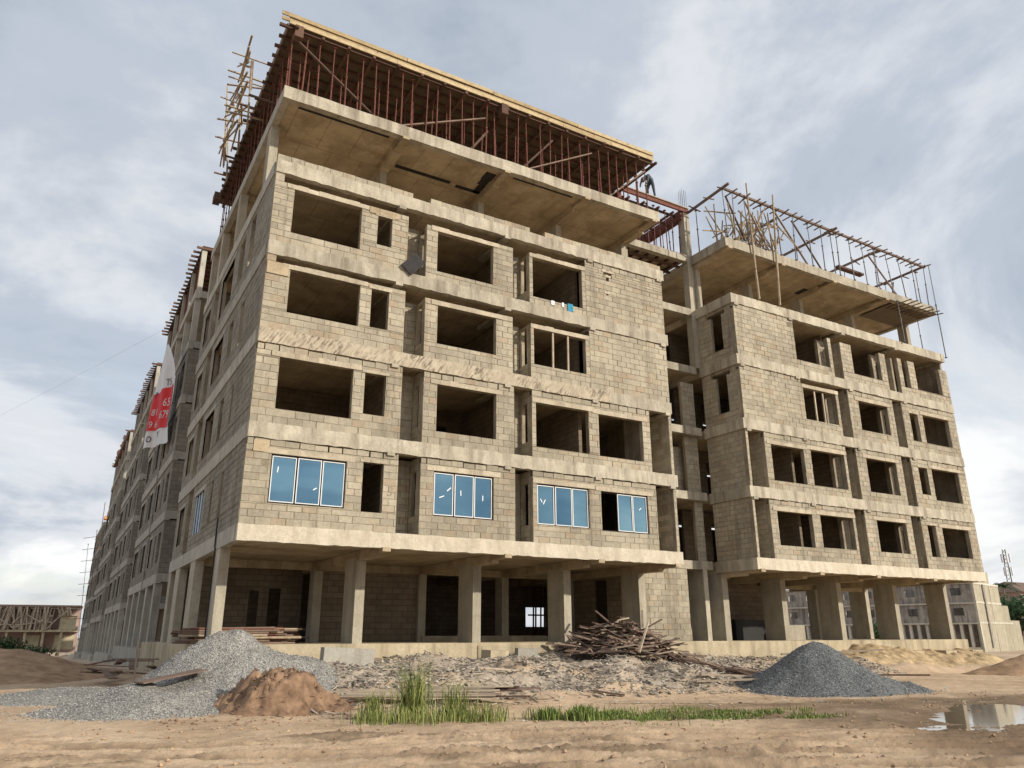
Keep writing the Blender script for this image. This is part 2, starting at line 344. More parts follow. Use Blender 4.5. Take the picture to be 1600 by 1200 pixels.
def thing(name, label, cat, loc=(0, 0, 0), group=None):
    o = bpy.data.objects.new(name, None); COL.objects.link(o); o.location = loc; o.empty_display_size = 0.3
    o['label'] = label; o['category'] = cat
    if group: o['group'] = group
    return o
def tag(o, label=None, cat=None, group=None, kind=None):
    for k, v in (('label', label), ('category', cat), ('group', group), ('kind', kind)):
        if v: o[k] = v
    return o
def inst(name, me, parent, loc, rot=(0, 0, 0), scl=(1, 1, 1)):
    o = bpy.data.objects.new(name, me); COL.objects.link(o)
    o.location = loc; o.rotation_euler = rot; o.scale = scl; setp(o, parent); return o
def between(name, me, parent, p, q):
    """place a unit-length mesh (along +Z, 0..1) from p to q"""
    p = Vector(p); q = Vector(q); d = q - p
    o = bpy.data.objects.new(name, me); COL.objects.link(o); o.location = p
    o.rotation_euler = d.to_track_quat('Z', 'Y').to_euler(); o.scale = (1, 1, d.length); setp(o, parent); return o
# value noise for terrain
class VN:
    def __init__(s, seed): s.t = np.random.default_rng(seed).random((256, 256))
    def __call__(s, x, y):
        x = np.asarray(x, float); y = np.asarray(y, float)
        xi = np.floor(x).astype(int); yi = np.floor(y).astype(int); fx = x - xi; fy = y - yi
        fx = fx * fx * (3 - 2 * fx); fy = fy * fy * (3 - 2 * fy); t = s.t
        a = t[xi % 256, yi % 256]; b = t[(xi + 1) % 256, yi % 256]; c = t[xi % 256, (yi + 1) % 256]; d = t[(xi + 1) % 256, (yi + 1) % 256]
        return (a * (1 - fx) + b * fx) * (1 - fy) + (c * (1 - fx) + d * fx) * fy - 0.5
    def fbm(s, x, y, o=5, g=0.5):
        v = 0; a = 1; k = 1
        for i in range(o): v = v + a * s(x * k + 17.3 * i, y * k + 9.1 * i); a *= g; k *= 2.03
        return v
vn1, vn2, vn3 = VN(1), VN(2), VN(3)
def sstep(a, b, x):
    t = np.clip((x - a) / (b - a), 0, 1); return t * t * (3 - 2 * t)
# ------------------------------------------------------------------ terrain
PUD = [((12.6, -13.2), (0.87, 0.49), 4.6, 1.25, 0.11), ((8.6, -10.35), (0.92, -0.39), 2.6, 0.42, 0.08), ((11.2, -9.6), (0.95, -0.3), 1.9, 0.35, 0.08), ((15.8, -9.6), (0.9, -0.3), 2.4, 0.45, 0.06)]
def pud_d(x, y, P):
    (cx_, cy_), (a, b), L1, L2, _ = P
    return np.sqrt(((x - cx_) * a + (y - cy_) * b) ** 2 / L1 ** 2 + (-(x - cx_) * b + (y - cy_) * a) ** 2 / L2 ** 2)
def mound(x, y):
    amp = 0.34 + 0.48 * sstep(0.5, 3.5, x) - 0.25 * sstep(15.0, 19.0, x) - 0.12 * sstep(26, 32, x)
    y0 = -6.6 + 2.2 * sstep(12, 17, x) + 2.4 * sstep(20, 28, x) + 1.0 * (vn1(x * 0.35, 3.0))
    return amp * sstep(y0, 0.6, y) ** 0.85 * sstep(-3, 1, x) * (1 - sstep(36, 41, x))
RUTS = (-7.95, -8.35, -8.8, -9.25, -9.7, -10.15, -10.55, -11.0, -11.5, -12.1, -12.9, -14.0)
def ruts(x, y):
    s = x * 0.43 + y * 0.9; t = x * 0.9 - y * 0.43
    wob = 0.3 * vn2.fbm(t * 0.12, s * 0.0 + 2.0, 3); h = 0; dk = 0
    for k, s0 in enumerate(RUTS):
        e = s - s0 + wob * (1 + 0.3 * (k % 3)) + 0.14 * vn3(t * 0.45, 0 * t + k * 7.7) + 0.06 * vn3(t * 1.7, 0 * t + k * 3.1)
        mask = sstep(-0.18, 0.12, vn1(t * 0.24 + k * 5.1, 0 * t + k * 3.3)); c = np.exp(-(e / 0.12) ** 2)
        h = h + mask * (-0.085 * c + 0.06 * np.exp(-((np.abs(e) - 0.22) / 0.08) ** 2) + 0.022 * c * np.sin(t * 22 + 3 * vn1(t * 2, s)))
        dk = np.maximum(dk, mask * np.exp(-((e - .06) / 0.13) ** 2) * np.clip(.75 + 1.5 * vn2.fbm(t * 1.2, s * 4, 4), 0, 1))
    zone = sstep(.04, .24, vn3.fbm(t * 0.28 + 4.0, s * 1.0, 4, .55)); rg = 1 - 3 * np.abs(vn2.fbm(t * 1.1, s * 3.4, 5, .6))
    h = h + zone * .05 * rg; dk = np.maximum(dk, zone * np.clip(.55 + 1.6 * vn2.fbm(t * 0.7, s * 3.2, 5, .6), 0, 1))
    return h, dk
def gh(x, y, fine=True):
    x = np.asarray(x, float); y = np.asarray(y, float)
    d = np.hypot(x - 5, y + 5)
    z = -0.3 - 0.021 * np.clip(d - 24, 0, 75) * sstep(0, 14, np.abs(x - 16) + 0 * y - 6) 
    mnd = mound(x, y); z = z + mnd
    z = z + 0.05 * vn1.fbm(x * 0.25, y * 0.25, 3) + 0.34 * np.clip(mnd * 3, 0, 1) * vn2.fbm(x * 0.8, y * 0.8, 6, .58)
    if fine:
        s = x * 0.43 + y * 0.9; t = x * 0.9 - y * 0.43
        road = (1 - sstep(-7.9, -6.6, s)) 
        rut = ruts(x, y)[0]
        z = z + road * (rut + 0.06 * vn3.fbm(t * 0.38, s * 2.3, 5, 0.55))
        z = z + 0.032 * vn2.fbm(x * 2.6, y * 2.6, 5, .66)
    for P in PUD:
        z = z - P[4] * np.exp(-np.clip(pud_d(x, y, P), 0, 9) ** 4 * 0.7) * (1.0 + 0.5 * vn1.fbm(x * 0.9, y * 0.9, 3))
    return z
_gx = np.arange(-14, 42, .08); _gy = np.arange(-18, 27, .08); _GG = gh(*np.meshgrid(_gx, _gy, indexing='ij'))
def ghf(x, y):
    u = min(max((x + 14) / .08, 0), len(_gx) - 2.001); v = min(max((y + 18) / .08, 0), len(_gy) - 2.001); i, j = int(u), int(v); u -= i; v -= j
    return float((_GG[i, j] * (1 - u) + _GG[i + 1, j] * u) * (1 - v) + (_GG[i, j + 1] * (1 - u) + _GG[i + 1, j + 1] * u) * v)
def seg(a, b, st): return np.arange(a, b, st)
xs = np.concatenate([np.linspace(-900, -60, 14), seg(-55, -9, 1.2), seg(-8, 16, 0.065), seg(16, 40, 0.16), seg(40, 120, 2.5), np.linspace(125, 1200, 14)])
ys = np.concatenate([np.linspace(-300, -40, 8), seg(-36, -18, 1.2), seg(-17.4, -3, 0.06), seg(-3, 3, 0.11), seg(3, 40, 0.9), seg(41, 160, 4), np.linspace(165, 1500, 14)])
GX, GY = np.meshgrid(xs, ys, indexing='ij'); GZ = gh(GX, GY)
nx, ny = len(xs), len(ys)
idx = np.arange(nx * ny).reshape(nx, ny)
quads = np.stack([idx[:-1, :-1], idx[1:, :-1], idx[1:, 1:], idx[:-1, 1:]], -1).reshape(-1, 4)
me = bpy.data.meshes.new('ground'); co = np.stack([GX, GY, GZ], -1).reshape(-1, 3)
me.vertices.add(len(co)); me.vertices.foreach_set('co', co.ravel().astype(np.float32))
me.loops.add(quads.size); me.loops.foreach_set('vertex_index', quads.ravel().astype(np.int32))
me.polygons.add(len(quads)); me.polygons.foreach_set('loop_start', np.arange(0, quads.size, 4, dtype=np.int32))
me.polygons.foreach_set('loop_total', np.full(len(quads), 4, np.int32)); me.update(); me.validate()
wet_and_shade = np.zeros_like(GX)
for P in PUD: wet_and_shade = np.maximum(wet_and_shade, np.exp(-(np.clip(pud_d(GX, GY, P) - 0.9, 0, 9) / 0.55) ** 2))
wet_and_shade = np.maximum(wet_and_shade, 0.85 * sstep(6.5, 10.5, GX) * (1 - sstep(-8.9, -7.6, GY + 0.25 * (GX - 12))) * sstep(-15.5, -13, GY))
wet_and_shade = np.clip(wet_and_shade + 0.5 * vn1.fbm(GX * 0.8, GY * 0.8, 4) * (wet_and_shade > 0.05), 0, 1)
low = gh(GX, GY, False) - GZ; wet_and_shade = np.maximum(wet_and_shade, np.clip(np.maximum(ruts(GX, GY)[1] * 1.0, np.clip(low * 9 - .1, 0, .6)), 0, .85) * (1 - sstep(-7.9, -6.6, GX * .43 + GY * .9)))  # ruts and low spots: damp soil plus rut shadow, both painted as colour
mm = mound(GX, GY)
rub = np.clip(sstep(0.03, 0.3, mm) * (0.78 + 1.8 * vn2.fbm(GX * 0.6, GY * 0.6, 4)), 0, 0.95) * (1 - 0.75 * sstep(24, 30, GX))
for nm, arr in (('wet_and_shade', wet_and_shade), ('rubble', rub)):
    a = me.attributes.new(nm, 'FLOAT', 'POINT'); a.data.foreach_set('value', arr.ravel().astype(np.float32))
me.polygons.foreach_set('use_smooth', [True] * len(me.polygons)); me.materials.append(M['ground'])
go = bpy.data.objects.new('ground', me); COL.objects.link(go); go['kind'] = 'structure'
def disc(name, P, z, mat):
    (cx_, cy_), (a, b), L1, L2, _ = P; vs = [(cx_, cy_, z)]; n = 48
    for k in range(n):
        t = 2 * math.pi * k / n; u, v = 1.35 * L1 * math.cos(t), 1.5 * L2 * math.sin(t)
        vs.append((cx_ + u * a - v * b, cy_ + u * b + v * a, z))
    mb = MB(); mb.raw(vs, [(0, 1 + k, 1 + (k + 1) % n) for k in range(n)]); return mb.build(name, mat)
for k, P in enumerate(PUD):
    o = disc('puddle_water', P, -0.362 - 0.002 * k, 'water'); o['kind'] = 'structure'

# ------------------------------------------------------------------ buildings
T = [4.38, 7.42, 10.45, 13.48, 16.51, 19.45]      # tops of the edge beams
BB = 0.48                                          # edge beam height
MIR = 37.67
class Bld:
    def __init__(s, root, mir=False, dy=0.0):
        s.root = root; s.mir = mir; s.dy = dy; s.blocks = []
    def X(s, x): return MIR - x if s.mir else x
    def box(s, mb, x0, x1, y0, y1, z0, z1, rnd=None): mb.box(s.X(x0), s.X(x1), y0 + s.dy, y1 + s.dy, z0, z1, rnd)
    def part(s, name, mat, boxes, parent=None, **k):
        mb = MB()
        for b in boxes: s.box(mb, *b)
        return mb.build(name, mat, parent or s.root, **k)
def free_intervals(u0, u1, cuts):
    iv = [(u0, u1)]
    for a, b in cuts:
        nx_ = []
        for p, q in iv:
            if b <= p or a >= q: nx_.append((p, q)); continue
            if a > p: nx_.append((p, a))
            if b < q: nx_.append((b, q))
        iv = nx_
    return iv
def wall(B, mb, axis, at, face, u0, u1, z0, z1, ops=(), th=0.15, blocks=True, mat='block', wallpart=None, bl=0.45, bh=0.222, miss=0.004, loose=False):
    """masonry panel: recessed mortar core with openings + single blocks standing proud of it"""
    zb = sorted(set([z0, z1] + [z for o in ops for z in (o[2], o[3]) if z0 < z < z1]))
    inn = -face * th; mo = -face * (0.013 if blocks else 0.0)
    def put(ua, ub, za, zb_, a, b, tgt=None):
        if axis == 'Y': return (ua, ub, at + a, at + b, za, zb_)
        return (at + a, at + b, ua, ub, za, zb_)
    n = max(1, round((z1 - z0) / bh)); h = (z1 - z0) / n; ph = random.choice((0, 0.5))
    if loose and blocks:
        zb = [z for z in zb if z < z1 - h] + [z1 - h - .001]
    for za, zc in zip(zb[:-1], zb[1:]):
        for ua, ub in free_intervals(u0, u1, [(o[0], o[1]) for o in ops if o[2] < zc - 1e-4 and o[3] > za + 1e-4]):
            B.box(mb, *put(ua, ub, za, zc, min(mo, inn), max(mo, inn)))
    if not blocks: return
    for c in range(n):
        ca, cb = z0 + c * h, z0 + (c + 1) * h
        zs_ = sorted(set([ca, cb] + [z for o in ops for z in (o[2], o[3]) if ca + 0.02 < z < cb - 0.02]))
        for za, zc in zip(zs_[:-1], zs_[1:]):
            for ua, ub in free_intervals(u0, u1, [(o[0], o[1]) for o in ops if o[2] < zc - 0.02 and o[3] > za + 0.02]):
                k0 = math.floor((ua - u0) / bl - 1); u = u0 + k0 * bl + (bl / 2 if (c + ph * 2) % 2 else 0)
                while u < ub:
                    a, b = max(u, ua), min(u + bl + random.uniform(-.02, .02), ub); u += bl
                    if b - a < 0.05 or random.random() < miss: continue
                    g = random.uniform(.005, .013); j = random.uniform(-0.005, 0.005); gz = random.uniform(0.006, 0.011); gt = gz
                    if loose and c == n - 1: g = random.uniform(.006, .02); gt = random.uniform(.012, .05)
                    out_ = face * 0.0 + j; dp = -face * 0.06
                    bx = put(a + g, b - g, za + gz, zc - gt, min(out_, dp), max(out_, dp))
                    x0, x1 = B.X(bx[0]), B.X(bx[1]); x0, x1 = min(x0, x1), max(x0, x1)
                    B.blocks.append((x0, x1, bx[2] + B.dy, bx[3] + B.dy, bx[4], bx[5], mat, wallpart))
UNIT = {}
def unit_block(mat, k):
    if (mat, k) not in UNIT:
        mb = MB(); mb.box(-.5, .5, -.5, .5, -.5, .5, rnd=(k + 0.5) / 14); UNIT[(mat, k)] = mb.mesh('block', mat)
    return UNIT[(mat, k)]
def lay_blocks(B, walls, limit=295):
    """the blocks that show largest become parts; the others one joined part"""
    def key(b):
        c = Vector(((b[0] + b[1]) / 2, (b[2] + b[3]) / 2, (b[4] + b[5]) / 2)); d = (c - CAM)
        dx, dy_, dz = b[1] - b[0], b[3] - b[2], b[5] - b[4]
        w_ = dx * abs(d.y) / d.length if dx > dy_ else dy_ * abs(d.x) / d.length
        return -(w_ * dz) / d.length_squared
    bs = sorted(B.blocks, key=key)
    for b in bs[:limit]:
        o = inst('block', unit_block(b[6], random.randrange(14)), walls[b[7]], ((b[0] + b[1]) / 2, (b[2] + b[3]) / 2, (b[4] + b[5]) / 2), (0, 0, 0), (b[1] - b[0], b[3] - b[2], b[5] - b[4]))
    rest = {}
    for b in bs[limit:]:
        rest.setdefault(b[6], MB()).box(*b[:6])
    for mt, mb in rest.items(): mb.build('block_masonry', mt, B.root, kind='stuff')

FRONT = {}   # storey -> list of (u0,u1,ztop,openings)
bbm = [T[i + 1] - BB for i in range(4)]
FRONT['A'] = [
  [(0, 4.8, bbm[0], [(.76, 3.08, 5.03, 6.5), (3.62, 4.3, 4.98, 6.55)]), (5.58, 9.2, bbm[0], [(6.07, 8.33, 5.03, 6.52)]), (9.92, 15.62, bbm[0], [(10.1, 12.38, 5.0, 6.48), (12.93, 15.17, 4.97, 6.45)])],
  [(0, 4.8, bbm[1], [(.72, 3.1, 7.9, 9.57), (3.5, 4.23, 8.13, 9.53)]), (5.58, 9.17, bbm[1], [(6.1, 8.42, 7.87, 9.55)]), (9.92, 15.5, bbm[1], [(10.1, 12.47, 7.82, 9.5), (12.95, 15.1, 7.8, 9.45)])],
  [(0, 4.78, 12.76, [(.78, 3.14, 11.1, 12.6), (3.55, 4.18, 11.17, 12.57)]), (5.53, 9.12, 12.7, [(6.03, 8.4, 11.05, 12.5)]), (9.9, 12.65, 12.62, [(10.05, 12.45, 11.0, 12.45)]), (12.65, 16.65, bbm[2], [])],
  [(0, 4.78, 15.72, [(.67, 3.02, 13.93, 15.54), (3.63, 4.16, 14.3, 15.42)]), (5.5, 9.14, 15.62, [(5.95, 8.26, 13.84, 15.45)]), (9.87, 12.55, 15.63, [(10.03, 12.37, 13.78, 15.47)]), (12.55, 16.65, bbm[3], [(13.5, 13.92, 15.46, 15.68), (13.62, 13.76, 15.3, 15.46), (13.6, 13.68, 14.62, 14.7)])]]
FRONT['B'] = [FRONT['A'][0], FRONT['A'][1],
  [(0, 4.8, bbm[2] - .02, [(.72, 3.05, 10.95, 12.5), (3.5, 4.2, 10.95, 12.45)]), (5.55, 9.14, bbm[2] - .02, [(6.05, 8.38, 10.98, 12.5)]), (9.9, 12.55, 12.72, [(10.1, 12.45, 10.98, 12.55)]), (12.55, 16.62, bbm[2], [])],
  [(0, 4.5, 15.5, [(.72, 3.0, 13.95, 15.52), (3.6, 4.15, 13.9, 15.52)]), (5.55, 9.2, 15.5, [(6.05, 8.33, 13.95, 15.52)]), (9.9, 12.6, 15.55, [(10.15, 12.6, 13.95, 15.57)]), (12.6, 16.62, bbm[3], [])]]
REC = [(4.8, 5.55), (9.16, 9.9)]

def rough_band(B, name, mat, x0, x1, y0, y1, z0, z1, parent=None, step=0.22, amp=0.012):
    """edge beam whose lower and upper arrises wander a little like shuttered concrete"""
    mb = MB(); n = max(2, int((x1 - x0) / step)); vs = []; fs = []
    for k in range(n + 1):
        x = x0 + (x1 - x0) * k / n; a = amp if 0 < k < n else 0
        r = [random.uniform(-a, a) for _ in range(4)]
        vs += [(B.X(x), y0 + B.dy + r[0], z0 + r[1]), (B.X(x), y0 + B.dy + r[2] * .7, z1 + r[3] * .4), (B.X(x), y1 + B.dy, z1), (B.X(x), y1 + B.dy, z0)]
    for k in range(n):
        a, b = 4 * k, 4 * k + 4
        for i in range(4):
            j = (i + 1) % 4; q = (a + i, b + i, b + j, a + j); fs.append(q[::-1] if not B.mir else q)
    fs += [(0, 1, 2, 3), (4 * n + 3, 4 * n + 2, 4 * n + 1, 4 * n)]
    mb.raw(vs, fs); return mb.build(name, mat, parent or B.root)

def window_unit(B, x0, x1, z0, z1, n=3, skip=0):
    yo = 0.07
    mb = MB(); w_ = (x1 - x0) / n
    B.box(mb, x0 + .001, x1 - .001, yo + .05, yo + .08, z0 + .001, z0 + .05); B.box(mb, x0 + .001, x1 - .001, yo + .05, yo + .08, z1 - .05, z1 - .001)
    for u in (x0 + .001, x1 - .051): B.box(mb, u, u + .05, yo + .048, yo + .078, z0 + .05, z1 - .05)
    win = mb.build('window', 'gapdark', B.root)  # dark border painted for the shaded gap round the frames
    for k in range(n):
        if k < skip: continue
        a, b = x0 + k * w_ + .045, x0 + (k + 1) * w_ + (0.0 if k < n - 1 else -.03)
        yy = yo + (0.0 if k % 2 else 0.018)
        f = MB(); t = 0.028
        for q in ((a, a + t, z0 + .045, z1 - .045), (b - t, b, z0 + .045, z1 - .045), (a + t, b - t, z0 + .045, z0 + .045 + t), (a + t, b - t, z1 - .045 - t, z1 - .045)):
            B.box(f, q[0], q[1], yy - .02, yy + .02, q[2], q[3])
        f.build('frame', 'alu', win)
        g = MB(); ti = random.uniform(-.012, .012)
        vs = [(B.X(a + t), yy + B.dy + ti, z0 + .045 + t), (B.X(b - t), yy + B.dy - ti, z0 + .045 + t), (B.X(b - t), yy + B.dy - ti + .008, z1 - .045 - t), (B.X(a + t), yy + B.dy + ti + .008, z1 - .045 - t)]
        vs += [(v[0], v[1] + .006, v[2]) for v in vs]
        g.raw(vs, [(0, 1, 2, 3), (7, 6, 5, 4), (0, 4, 5, 1), (1, 5, 6, 2), (2, 6, 7, 3), (3, 7, 4, 0)]); g.build('pane', 'glass', win)
        for q in range(random.choice((0, 1, 1, 2))):
            u = random.uniform(a + .15, b - .15); z = random.uniform(z0 + .35, z1 - .35); th = random.uniform(-.6, .6) + (1.4 if random.random() < .3 else 0)
            s_ = MB(); L_ = random.uniform(.06, .1)
            s_.bar((B.X(u) - L_ * math.sin(th), yy + B.dy - .006, z - L_ * math.cos(th)), (B.X(u) + L_ * math.sin(th), yy + B.dy - .006, z + L_ * math.cos(th)), .028, .004, up=(0, 1, 0)); s_.build('tape_strip', 'tape', win)
    return win

def make_block(B, which):
    """one gable block of the estate in local coordinates (A as seen, B mirrored)"""
    A = which == 'A'; DEP = 14.0 if A else 9.0
    walls = []
    for s_ in range(4):
        zf, zc = T[s_], T[s_ + 1] - BB
        mb = MB(); wp = len(walls)
        for (u0, u1, zt, ops) in FRONT[which][s_]:
            wall(B, mb, 'Y', 0.0, -1, u0, u1, zf, zt, ops, wallpart=wp, th=.2, loose=(zt > zc - .05))
        if A and s_ >= 2: wall(B, mb, 'Y', 0.0, -1, 0.0, 0.3, FRONT[which][s_][0][2], zc, (), wallpart=wp, th=.2)
        # recess back and cheek walls
        for ri, (a, b) in enumerate(REC):
            rb = 0.85
            oz = (zf + .95, zf + 1.95)
            wall(B, mb, 'Y', rb, -1, a, b, zf, zc - (0.25 if s_ > 1 else 0), [(a + .03, a + .33, oz[0], oz[1])] if ri == 0 else [], wallpart=wp)
            wall(B, mb, 'X', b + .0, -1, 0.2, rb, zf, FRONT[which][s_][ri + 1][2], [(.3, .68, zf + .62, zf + 2.1)] , wallpart=wp, th=.14)
            wall(B, mb, 'X', a - .0, 1, 0.2, rb, zf, FRONT[which][s_][ri][2], [], wallpart=wp, th=.14)
        if s_ < 2:   # end recess
            e0 = 15.62 if s_ == 0 else 15.5
            rb = 1.5 if A else 0.95
            wall(B, mb, 'X', e0, 1, 0.2, rb, zf, zc, [], wallpart=wp, th=.14)
            wall(B, mb, 'Y', rb, -1, e0, 16.5, zf, zc, [(e0 + .25, 16.2, zf + .45, zf + 2.1)] if not A else [], wallpart=wp)
            wall(B, mb, 'X', 16.5, -1, 0.2, rb, zf, zc, [], wallpart=wp, th=.12)
            wall(B, mb, 'Y', 0.0, -1, 16.5, 16.65, zf, zc, [], wallpart=wp, th=.2)
        if not A:
            ops = [(.78, 1.47, T[s_] + .5, T[s_] + 2.25), (.55, 1.75, T[s_] + 2.25, zc)] if s_ >= 2 else []
            wall(B, mb, 'X', 16.65, 1, 0.2, 2.35, zf, zc - (.0 if s_ < 2 else .0), ops, wallpart=wp, th=.15)
            wall(B, mb, 'X', 0.0, -1, 0.2, DEP, zf, zc, [(4, 5.5, zf + .8, zf + 2.1)], wallpart=wp, blocks=False)
        else:
            wall(B, mb, 'X', 16.65, 1, 0.2, DEP, zf, zc, [], blocks=False)
            # street side (X = 0)
            so_ = [[(3.25, 3.75, 4.95, 6.5), (5.1, 5.5, 4.98, 6.5), (6.95, 8.9, 4.95, 6.47)], [(3.3, 3.6, 8.1, 9.5), (5.05, 5.75, 7.95, 9.5), (6.85, 8.9, 7.93, 9.55)],
                   [(3.1, 3.7, 11.0, 12.6), (5.0, 5.7, 11.1, 12.55), (6.9, 9.0, 11.0, 12.6)], [(2.7, 3.5, 14.0, 15.9), (4.4, 5.4, 14.0, 15.75), (6.4, 9.1, 13.95, 15.8)]][s_]
            s2 = [(11.65, 13.1, zf + .55, zf + 2.1)]
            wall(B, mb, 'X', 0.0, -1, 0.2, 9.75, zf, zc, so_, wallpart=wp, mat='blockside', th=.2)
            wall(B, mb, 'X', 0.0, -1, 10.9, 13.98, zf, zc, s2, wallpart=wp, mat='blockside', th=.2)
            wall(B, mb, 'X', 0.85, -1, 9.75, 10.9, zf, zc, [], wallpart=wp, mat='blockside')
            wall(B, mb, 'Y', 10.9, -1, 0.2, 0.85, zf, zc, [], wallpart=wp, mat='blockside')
            wall(B, mb, 'Y', DEP, 1, 0.2, 16.6, zf, zc, [(14.5, 15.5, zf + 1, zf + 2)], blocks=False)
            for (a, b, c, d) in so_[-1:] + s2:
                lb = MB(); lb.box(-.02, .1, a - .2, b + .2, d, d + .16); lb.build('lintel', 'side', B.root)
                fr = MB(); fr.box(-.012, .06, a - .09, a, c - .05, d); fr.build('render_trim', 'side', B.root); fr = MB(); fr.box(-.012, .06, b, b + .09, c - .05, d); fr.build('render_trim', 'side', B.root)
        if not A: wall(B, mb, 'Y', DEP, 1, 0.2, 16.6, zf, zc, [(2, 4, zf + .8, zf + 2.1), (7, 9, zf + .8, zf + 2.1)], blocks=False)
        walls.append(mb.build('wall', 'mortar', B.root))
        # rooms behind
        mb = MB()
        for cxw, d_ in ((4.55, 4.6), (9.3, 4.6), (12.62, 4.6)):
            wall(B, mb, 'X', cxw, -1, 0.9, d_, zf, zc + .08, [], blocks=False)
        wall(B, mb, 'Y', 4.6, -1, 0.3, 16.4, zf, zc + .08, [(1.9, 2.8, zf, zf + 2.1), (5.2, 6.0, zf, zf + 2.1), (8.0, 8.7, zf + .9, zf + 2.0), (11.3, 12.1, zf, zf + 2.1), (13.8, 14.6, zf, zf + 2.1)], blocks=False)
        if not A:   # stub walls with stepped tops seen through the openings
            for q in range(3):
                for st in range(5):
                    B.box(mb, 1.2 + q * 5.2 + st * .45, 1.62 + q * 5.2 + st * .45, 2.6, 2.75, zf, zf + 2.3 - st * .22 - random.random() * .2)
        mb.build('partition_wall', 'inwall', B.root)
    # floor slabs, edge beams
    for i, zt in enumerate(T):
        sl_ = MB(); B.box(sl_, 0.2, 16.55, 0.2, DEP, zt - .36, zt - .004)
        sl_.build('floor_slab', 'soffit', B.root)
        if i == 5:
            rough_band(B, 'roof_edge_beam', 'band', -.04, 16.75, -0.06, 0.2, zt - BB, zt, step=.5, amp=.015)
        else:
            nm = {0: 'bandclean', 2: 'scored'}.get(i, 'band')
            if nm == 'scored' and A:
                rough_band(B, 'edge_beam', 'scored', 0.0, 13.6, -0.04, 0.2, zt - BB, zt, step=.2, amp=.014)
                rough_band(B, 'edge_beam', 'band', 13.6, 16.7, -0.03, 0.2, zt - BB, zt)
            else:
                rough_band(B, 'edge_beam', 'band' if nm == 'scored' else nm, 0.0, 16.75, -0.04, 0.2, zt - BB, zt, amp=.018)
        # side beams
        mb = MB(); B.box(mb, -.04, 0.2, 0.202, DEP, zt - BB, zt - .003); mb.build('side_beam', 'side' if A else 'band', B.root)
        mb = MB(); B.box(mb, 16.55, 16.73, 0.202, DEP if A else 2.4, zt - BB, zt - .003); mb.build('side_beam', 'band', B.root)
        # cross beams: stubs show under the edge beam
        for x in (4.5, 8.87, 12.78, 16.45):
            mb = MB(); B.box(mb, x - .12, x + .14, -.075, 2.2, zt - BB - (.10 if i < 5 else .08), zt - BB + .03)
            if i in (0, 5): B.box(mb, x - .14, x + .16, 0.9, DEP - .2, zt - BB - .2, zt - .37)
            mb.build('cross_beam', 'soffit' if i in (0, 5) else 'band', B.root)
        if i in (0, 5):
            mb = MB(); B.box(mb, 0.2, 16.5, 7.1, 7.4, zt - BB - .18, zt - .37); mb.build('cross_beam', 'soffit', B.root)
    # columns of the open ground floor and of the open top floor
    for x in (4.5, 8.87, 12.78, 16.45):
        for y in (2.2, 7.0):
            mb = MB(); B.box(mb, x - .155, x + .175, y, y + 1.15 if y < 3 else y + .6, 1.0, T[0] - BB - .1); mb.build('column', 'col', B.root)
        mb = MB(); B.box(mb, x - .13, x + .13, 2.2, 2.75, T[4], T[5] - BB - .05); mb.build('column', 'col', B.root)
    for y in (2.2, 6.9, 10.7, 13.2) if A else (2.2, 7.0):
        mb = MB(); B.box(mb, -.02, .28, y, y + (1.1 if y < 12 else .75), 0.9, T[0] - BB); mb.build('column', 'col', B.root)
        mb = MB(); B.box(mb, -.01, .29, y - .5 if y < 3 else y, y + .05 if y < 3 else y + .45, T[4], T[5] - BB); mb.build('column', 'col', B.root)
    # lintels
    for s_ in range(4):
        for (u0, u1, zt, ops) in FRONT[which][s_]:
            for (a, b, c, d) in ops:
                if not A and s_ == 3: continue
                big = b - a > 1
                mb = MB(); e = .26 if big else .1; n = 8; h = .17 if big else .1
                l0, l1 = max(u0 + .01, a - e), min(u1 - .01, b + e)
                for k in range(n):
                    p, q = l0 + (l1 - l0) * k / n, l0 + (l1 - l0) * (k + 1) / n
                    B.box(mb, p, q, -.022 + random.uniform(-.006, .006), .19, d + .002, min(d + h + random.uniform(-.015, .02), zt + .12))
                mb.build('lintel', 'lintel', B.root)
    return walls

A = thing('apartment_building', 'unfinished five storey block wall apartment building with blue glazed first floor windows', 'building', (8.3, 7, 1.0))
BA = Bld(A); wA = make_block(BA, 'A')
lay_blocks(BA, wA)
for (a, b, c, d) in [FRONT['A'][0][0][3][0], FRONT['A'][0][1][3][0], FRONT['A'][0][2][3][0]]: window_unit(BA, a, b, c, d)
a, b, c, d = FRONT['A'][0][2][3][1]; window_unit(BA, a, b, c, d, 3, 1)
mb = MB(); mb.box(.05, .07, 6.97, 8.88, 4.97, 6.45); mb.build('window', 'glass', A)
mb = MB()
for y in (6.97, 7.6, 8.2, 8.8): mb.box(.02, .05, y, y + .07, 4.97, 6.45)
mb.build('window_frame', 'alu', A)
# parapet blocks on the top band
for (p, q) in ((0.0, 4.9), (5.6, 9.9), (10.6, 16.6)):
    x = p
    while x < q - .1:
        mb = MB(); mb.box(x + .006, min(x + .45, q) - .006, -.03, .12, T[4] + .004, T[4] + .2 + random.uniform(-.012, .008)); mb.build('parapet_block', 'block', A); x += .45
# timber posts left in a window, loose bits, dark scraps
for (x, zt_) in ((10.92, 12.45), (11.62, 12.45)):
    mb = MB(); mb.bar((x, .05, 11.0), (x + .02, .06, zt_), .07, .06); mb.build('timber_post', 'palewood', A)
